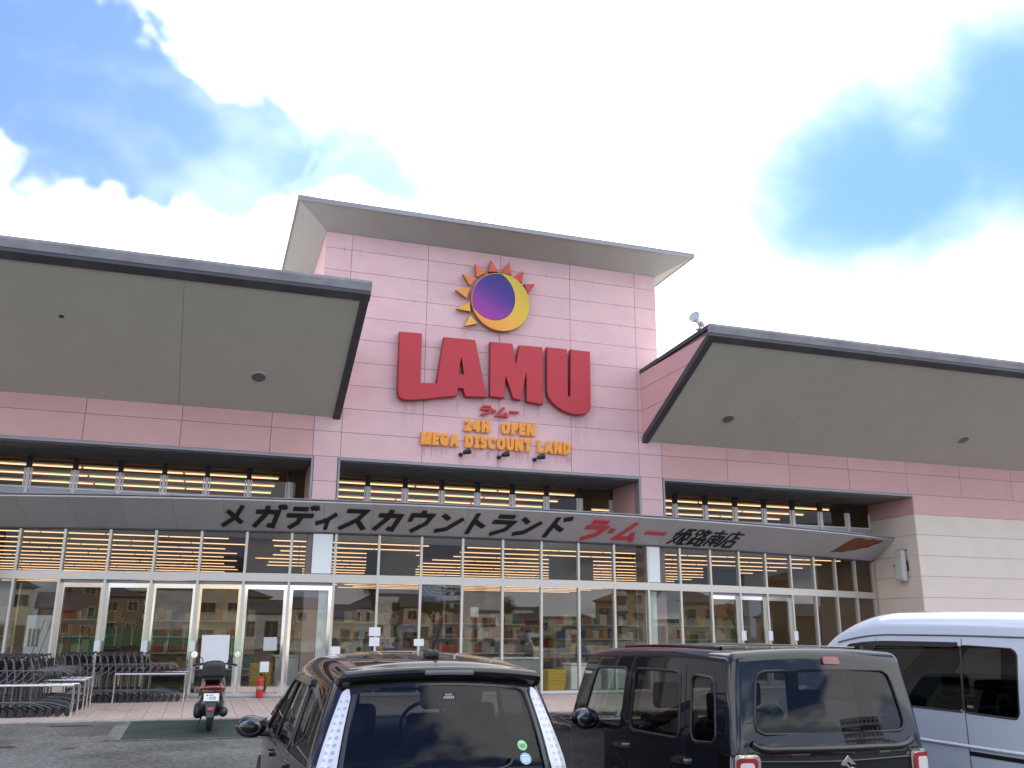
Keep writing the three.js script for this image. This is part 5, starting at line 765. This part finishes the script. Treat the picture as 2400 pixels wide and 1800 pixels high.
// ---- the silver-white van (right)
function van(label, p, turn) {
  const s = thing('passenger_van', label, 'van', p, turn), mat = paint(0.60, 0.645, 0.72, { metalness: 0.15, roughness: 0.4 });
  const H = 1.90, W = 0.738, ZF = -3.38, yb = 1.1;
  const deform = ([x, y, z]) => { const t = clamp((y - yb) / (H - yb), 0, 1), tl = clamp(z / ZF, 0, 1); let X = x, Y = y, Z = z; X *= 1 - 0.11 * t ** 1.6; X *= 1 - 0.02 * (1 - tl) ** 5 - 0.05 * tl ** 6; Z -= (1 - tl) ** 4 * 0.07 * t; Z += tl ** 3 * (1.02 * t + 0.1 * clamp((y - 0.8) / 0.3, 0, 1)); Y += t * (-0.03 * (x / W) ** 2 - 0.03 * (1 - tl) ** 6 - 0.13 * sstep(0.5, 1, tl)); return [X, Y, Z]; };
  const sh = new Shell([-W, 0.22, ZF], [W, H, 0], 0.12, deform);
  const rw = hole([[-0.6, 1.17], [0.6, 1.17], [0.57, 1.66], [-0.57, 1.66]], 0.06), fr = hole([[-0.62, 1.05], [0.62, 1.05], [0.6, 1.72], [-0.6, 1.72]], 0.08);
  const A = hole([[-2.72, 1.14], [-1.92, 1.15], [-1.92, 1.645], [-2.5, 1.645]], 0.05), B = hole([[-1.90, 1.155], [-0.815, 1.145], [-0.815, 1.645], [-1.90, 1.645]], 0.012), C = hole([[-0.81, 1.145], [-0.33, 1.135], [-0.305, 1.18], [-0.27, 1.60], [-0.31, 1.635], [-0.81, 1.645]], 0.035), sides = [A, B, C];
  mesh('body', sh.body(0.035, { rear: [rw], front: [fr], left: sides, right: sides }), mat, s);
  const dark = glassMat(lin(0.05, 0.055, 0.055), 1.38); const glass = (nm, f, h, m) => { const g = mesh(nm, sh.patch(f, h, -0.004, 0.04, 0.012), m, s); mesh('window_seal', sh.seal(f, h, 0.007), trimBlack, g); };
  glass('rear_window', 'rear', rw, dark); glass('windscreen', 'front', fr, clearGlass); for (const f of ['left', 'right']) { glass('front_side_window', f, A, clearGlass); glass('sliding_door_window', f, B, dark); glass('quarter_window', f, C, dark);
    mesh('roof_gutter', tube(Array.from({ length: 12 }, (_, k) => sh.point(f, lerp(-2.75, -0.06, k / 11), 1.722, 0.002)), 0.008, false, 6, 2), std(lin(0.10, 0.11, 0.13), 0.4), s);
    mesh('rain_visor', sh.lens(f, hole([[-2.45, 1.632], [-0.84, 1.632], [-0.84, 1.672], [-2.35, 1.672]], 0.012), 0.03, 0.04), std(lin(0.02, 0.022, 0.025), 0.15), s);
    mesh('door_seam', sh.patch(f, hole([[-0.802, 0.35], [-0.794, 0.35], [-0.794, 1.70], [-0.802, 1.70]], 0.002), 0.0015, 0.04), std(lin(0.04, 0.045, 0.05), 0.6), s); mesh('door_seam', sh.patch(f, hole([[-1.914, 0.35], [-1.906, 0.35], [-1.906, 1.70], [-1.914, 1.70]], 0.002), 0.0015, 0.04), std(lin(0.04, 0.045, 0.05), 0.6), s);
    mesh('sliding_rail', sh.lens(f, hole([[-0.80, 0.845], [-0.05, 0.845], [-0.05, 0.875], [-0.80, 0.875]], 0.008), 0.004, 0.04), trimBlack, s); mesh('side_moulding', tube(Array.from({ length: 10 }, (_, k) => sh.point(f, lerp(-2.6, -0.06, k / 9), 0.905, 0.0)), 0.014, false, 6, 2), mat, s);
    mesh('window_sticker', sh.patch(f, hole([[-0.775, 1.18], [-0.715, 1.18], [-0.715, 1.20], [-0.775, 1.20]], 0.003), -0.001, 0.01), std(lin(0.18, 0.18, 0.17), 0.6), s); mesh('door_handle', sh.lens(f, hole([[-1.86, 0.98], [-1.70, 0.98], [-1.70, 1.02], [-1.86, 1.02]], 0.014), 0.03, 0.02), mat, s); }
  for (const k of [-1, 1]) mesh('tail_lamp', sh.lens('rear', hole((k < 0 ? mirrorU : (c) => c)([[0.62, 0.75], [0.72, 0.75], [0.70, 1.5], [0.63, 1.5]]), 0.02), 0.02, 0.02), phy(lin(0.30, 0.012, 0.014), { roughness: 0.12, clearcoat: 1 }), s);
  mesh('rear_bumper', sh.lens('rear', hole([[-0.71, 0.25], [0.71, 0.25], [0.71, 0.5], [-0.71, 0.5]], 0.05), 0.05, 0.06), mat, s);
  doorMirror(s, -W - 0.1, 1.16, -2.62, mat, -1); doorMirror(s, W + 0.1, 1.16, -2.62, mat, 1);
  wheelSet(s, [-W + 0.09, W - 0.09], [-0.6, -2.75], 0.28); seats(s, [[-0.95, [-0.33, 0.33], 0.55], [-2.0, [-0.33, 0.33], 0.55]], W); mesh('cabin_floor', bx(1.3, 0.05, 3, 0, 0.5, -1.6), seatMat, s); mesh('dashboard', rb(1.2, 0.3, 0.3, 0.08, 0, 0.98, -2.75), seatMat, s);
  return s;
}
const carA = hatchback('black hatchback seen from behind, with tall clear tail lamps', [1.40, GY(17.1), 17.16], 0.0);
const carB = tallCar('dark navy boxy car with chrome-ringed tail lamps, parked beside the white van', [3.78, GY(17.4), 17.47], 0.0);
const carC = van('silver-white van with black side windows at the right edge', [6.20, GY(17.5), 17.55], 0.0);

// ------------------------------------------------------------------ across the car park, behind the viewer: what the glass front mirrors
{
  const paneDark = std(lin(0.03, 0.035, 0.04), 0.1), frameM = std(lin(0.5, 0.5, 0.5), 0.5), R = rngOf(77), gy = gyCap(60);
  function house(x, z, w, d, h, wallC, roofC, kind, label) {
    const s = thing(kind === 'flats' ? 'apartment_block' : 'town_house', label, kind === 'flats' ? 'apartments' : 'house', [x, gy, z], (R() - 0.5) * 0.06, 'buildings across the car park'); // front faces -z
    const wall = std(lin(...wallC), 0.8, 0, { map: rep(texBlotch, 0.2) }); mesh('wall', metreUV(bx(w, h, d, 0, h / 2, d / 2)), wall, s);
    if (kind === 'gable') { const sh = shapeOf([[-d / 2 - 0.5, 0], [d / 2 + 0.5, 0], [0, d * 0.24]]); const g = extrude(sh, w + 0.8, 0).rotateY(Math.PI / 2).translate(-w / 2 - 0.4, h + 0.01, d / 2); mesh('roof', g, std(lin(...roofC), 0.7), s); }
    else if (kind === 'hip') { const g = new THREE.ConeGeometry(0.72, 1, 4).rotateY(Math.PI / 4).scale(w + 0.8, d * 0.2 + 0.6, d + 0.8).translate(0, h + (d * 0.2 + 0.6) / 2, d / 2); mesh('roof', g, std(lin(...roofC), 0.7), s); }
    else mesh('roof', bx(w + 0.3, 0.35, d + 0.3, 0, h + 0.18, d / 2), std(lin(...roofC), 0.7), s);
    const fl = Math.max(1, Math.round(h / 2.9)), n = Math.max(2, Math.round(w / 2.6));
    for (let f = 0; f < fl; f++) { for (let k = 0; k < n; k++) { if (kind !== 'flats' && R() < 0.18) continue; const wx = -w / 2 + (k + 0.5) * w / n, wy = f * (h / fl) + h / fl * 0.55, ww = kind === 'flats' ? 1.7 : 0.9 + R() * 0.8, wh = f === 0 && R() < 0.3 ? 2.0 : 1.15; const wn = mesh('window', bx(ww, wh, 0.05, wx, wy, -0.03), paneDark, s); mesh('window_frame', merge([bx(ww + 0.12, 0.07, 0.09, wx, wy + wh / 2, -0.05), bx(ww + 0.12, 0.07, 0.11, wx, wy - wh / 2, -0.05), bx(0.06, wh, 0.09, wx - ww / 2, wy, -0.05), bx(0.06, wh, 0.09, wx + ww / 2, wy, -0.05), bx(0.04, wh, 0.07, wx, wy, -0.06)]), frameM, wn); }
      if (kind === 'flats' && f > 0) mesh('balcony', merge([bx(w - 0.6, 0.14, 1.2, 0, f * h / fl, -0.62), bx(w - 0.6, 0.95, 0.08, 0, f * h / fl + 0.52, -1.2)]), frameM, s); }
    mesh('door', bx(1.0, 2.1, 0.08, w / 2 - 1.0, 1.05, -0.05), std(lin(0.12, 0.07, 0.04), 0.5), s); return s;
  }
  const beige = [0.52, 0.44, 0.32], white = [0.66, 0.64, 0.60], brown = [0.22, 0.16, 0.12], grey = [0.36, 0.36, 0.36], tile = [0.10, 0.10, 0.115], red = [0.28, 0.12, 0.08];
  // houses stand on a wide curve round the car park
  const ringAt = (deg, r) => { const a = deg * Math.PI / 180; return [7 + Math.sin(a) * r, Math.cos(a) * r, a]; };
  const walls = [['beige', [0.56, 0.47, 0.33]], ['white', [0.80, 0.78, 0.74]], ['brown', [0.24, 0.18, 0.13]], ['pale grey', [0.58, 0.58, 0.57]], ['cream', [0.74, 0.66, 0.50]], ['pale yellow', [0.72, 0.62, 0.36]], ['sand coloured', [0.60, 0.50, 0.34]]], kinds = [['gable', 'gabled'], ['hip', 'hip-roofed'], ['flat', 'flat-roofed']];
  const nth = ['first', 'second', 'third', 'fourth', 'fifth', 'sixth', 'seventh', 'eighth', 'ninth', 'tenth', 'eleventh', 'twelfth', 'thirteenth', 'fourteenth', 'fifteenth', 'sixteenth', 'seventeenth', 'eighteenth', 'nineteenth', 'twentieth', 'twenty-first', 'twenty-second', 'twenty-third', 'twenty-fourth', 'twenty-fifth', 'twenty-sixth', 'twenty-seventh', 'twenty-eighth', 'twenty-ninth', 'thirtieth'];
  for (let k = 0; k < 30; k++) { const deg = -50 + k * 4.25 + (R() - 0.5) * 1.2, r = 88 + R() * 34, [x, z, a] = ringAt(deg, r), [cn, cc] = walls[Math.floor(R() * 7)], [kd, kn] = kinds[Math.floor(R() * 3)]; const hs = house(x, z, 6 + R() * 6, 7, 3.2 + R() * 3.2 + (R() < 0.2 ? 3 : 0), cc, R() < 0.88 ? tile : red, kd, `${nth[k]} house along the street, ${cn} and ${kn}`); hs.rotation.y = a; }
  for (const [deg, r, w, h, l] of [[-30, 190, 26, 17, 'left'], [12, 210, 22, 15, 'middle'], [38, 180, 24, 24, 'right']]) { const [x, z, a] = ringAt(deg, r); house(x, z, w, 12, h, [0.60, 0.57, 0.52], grey, 'flats', `pale apartment block far behind the houses, ${l} of three`).rotation.y = a; }
  const fence = thing('green_fence', 'green panel fence on the far edge of the car park', 'fence', [0, gyCap(60), 0]); for (let k = 0; k < 22; k++) { const [x, z, a] = ringAt(-46 + k * 1.15, 58); const f = mesh('fence_panel', bx(1.14, 1.5, 0.03, 0, 0.85, 0), std(lin(0.015, 0.13, 0.065), 0.5), fence); f.position.set(x, 0, z); f.rotation.y = a; const q = mesh('fence_post', bx(0.07, 1.7, 0.07, -0.57, 0.85, -0.04), M.alu, fence); q.position.set(x, 0, z); q.rotation.y = a; }
  const wallS = thing('boundary_wall', 'low pale block wall on the far edge of the car park', 'wall', [0, gyCap(66), 0]); for (let k = 0; k < 34; k++) { const [x, z, a] = ringAt(-14 + k * 2.6, 66); const f = mesh('wall_block', bx(2.9, 0.9, 0.16, 0, 0.45, 0), std(lin(0.5, 0.48, 0.44), 0.85), wallS); f.position.set(x, 0, z); f.rotation.y = a; }
  // street trees: two bare, three leafy
  const bark = std(lin(0.07, 0.05, 0.035), 0.9), leaf = std(lin(0.05, 0.075, 0.025), 0.8, 0, { side: THREE.DoubleSide });
  function tree(x, z, h, leafy, label, seed) {
    const s = thing('street_tree', label, 'tree', [x, gyCap(z), z], 0, 'trees along the far edge of the car park'), Q = rngOf(seed), segs = [], tips = [];
    const grow = (p, d, l, r, lev) => { const q = p.clone().addScaledVector(d, l); segs.push(rod(p.toArray(), q.toArray(), r, 6)); if (lev === 0) { tips.push(q); return; } const n = lev > 2 ? 3 : 3; for (let k = 0; k < n; k++) { const e = d.clone().add(V(Q() - 0.5, Q() * 0.5, Q() - 0.5).multiplyScalar(1.35)).normalize(); grow(q, e, l * (0.62 + Q() * 0.2), r * 0.62, lev - 1); } };
    grow(V(0, 0, 0), V((Q() - 0.5) * 0.1, 1, 0).normalize(), h * 0.32, h * 0.024, 4); mesh('trunk', merge(segs), bark, s);
    if (leafy) { const pos = []; for (const t of tips) for (let k = 0; k < 26; k++) { const c = t.clone().add(V(Q() - 0.5, Q() - 0.5, Q() - 0.5).multiplyScalar(h * 0.17)); const a = V(Q() - 0.5, Q() - 0.5, Q() - 0.5).normalize().multiplyScalar(0.13), b = V(Q() - 0.5, Q() - 0.5, Q() - 0.5).normalize().multiplyScalar(0.13); pos.push(...c.toArray(), ...c.clone().add(a).toArray(), ...c.clone().add(b).toArray()); } const g = new THREE.BufferGeometry(); g.setAttribute('position', new THREE.Float32BufferAttribute(pos, 3)); g.computeVertexNormals(); mesh('crown', g, leaf, s); }
  }
  for (const [k, deg, leafy] of [[0, -40, 1], [1, -27, 1], [2, -14, 0], [3, -4, 1], [4, 8, 1], [5, 19, 1], [6, 31, 0], [7, 43, 1], [8, 55, 0], [9, 66, 1]]) { const [x, z] = ringAt(deg, 70 + (k % 3) * 6); tree(x, z, 5 + (k % 4) * 0.8, leafy, `${nth[k]} street tree from the left, ${leafy ? 'leafy' : 'bare'}`, k + 1); }
  // lamp posts and a sign board on a pole
  for (const [x, z, l] of [[-6, 44, 'left'], [13, 44, 'middle'], [33, 44, 'right']]) { const s = thing('lamp_post', `${l} lamp post of the car park`, 'lamp post', [x, gyCap(z), z], 0, 'lamp posts of the car park'); mesh('pole', cyl(0.06, 6.5, 0, 3.25, 0, 'y', 10, 0.04), M.alu, s); mesh('lamp_head', rb(0.7, 0.1, 0.25, 0.03, 0.35, 6.5, 0), M.fascia, s); mesh('pole_base', cyl(0.16, 0.3, 0, 0.15, 0, 'y', 12), M.fascia, s); }
  { const s = thing('pole_sign', 'pale square sign board on a pole in the car park', 'sign', [9, gyCap(40), 40]); mesh('pole', cyl(0.05, 3.2, 0, 1.6, 0.05, 'y', 10), M.alu, s); mesh('board', rb(1.1, 1.3, 0.05, 0.01, 0, 2.9, 0), M.white, s); mesh('board_frame', merge([bx(1.16, 0.05, 0.07, 0, 3.57, 0), bx(1.16, 0.05, 0.07, 0, 2.23, 0)]), M.fascia, s); }
  // more parked cars behind the viewer
  const recolor = (o, c) => { const from = o.getObjectByName('body').material, to = from.clone(); to.color.setRGB(...c); o.traverse((m) => { if (m.material === from) m.material = to; }); };
  for (const [src, x, z, t, c, l] of [[carA, -6, 37.5, 0, [0.55, 0.56, 0.58], 'silver hatchback parked across the lane'], [carB, -1, 37.3, 0, [0.62, 0.58, 0.48], 'cream boxy car parked across the lane'], [carC, 4.2, 37.6, 0, [0.05, 0.05, 0.055], 'black van parked across the lane'], [carB, 11.6, 37.2, 0, [0.30, 0.02, 0.02], 'red boxy car parked across the lane'], [carA, 16.4, 37.4, 0, [0.02, 0.02, 0.022], 'black hatchback parked across the lane'], [carC, 21.4, 37.6, 0, [0.6, 0.6, 0.6], 'white van parked across the lane'], [carA, 28.6, 37.4, 0, [0.05, 0.07, 0.14], 'blue hatchback parked across the lane'], [carB, -13.2, 37.4, 0, [0.02, 0.02, 0.02], 'black boxy car parked across the lane']]) recolor(copyOf(src, [x, gyCap(36), z], t, l), c);
}
renderer.render(scene, camera);
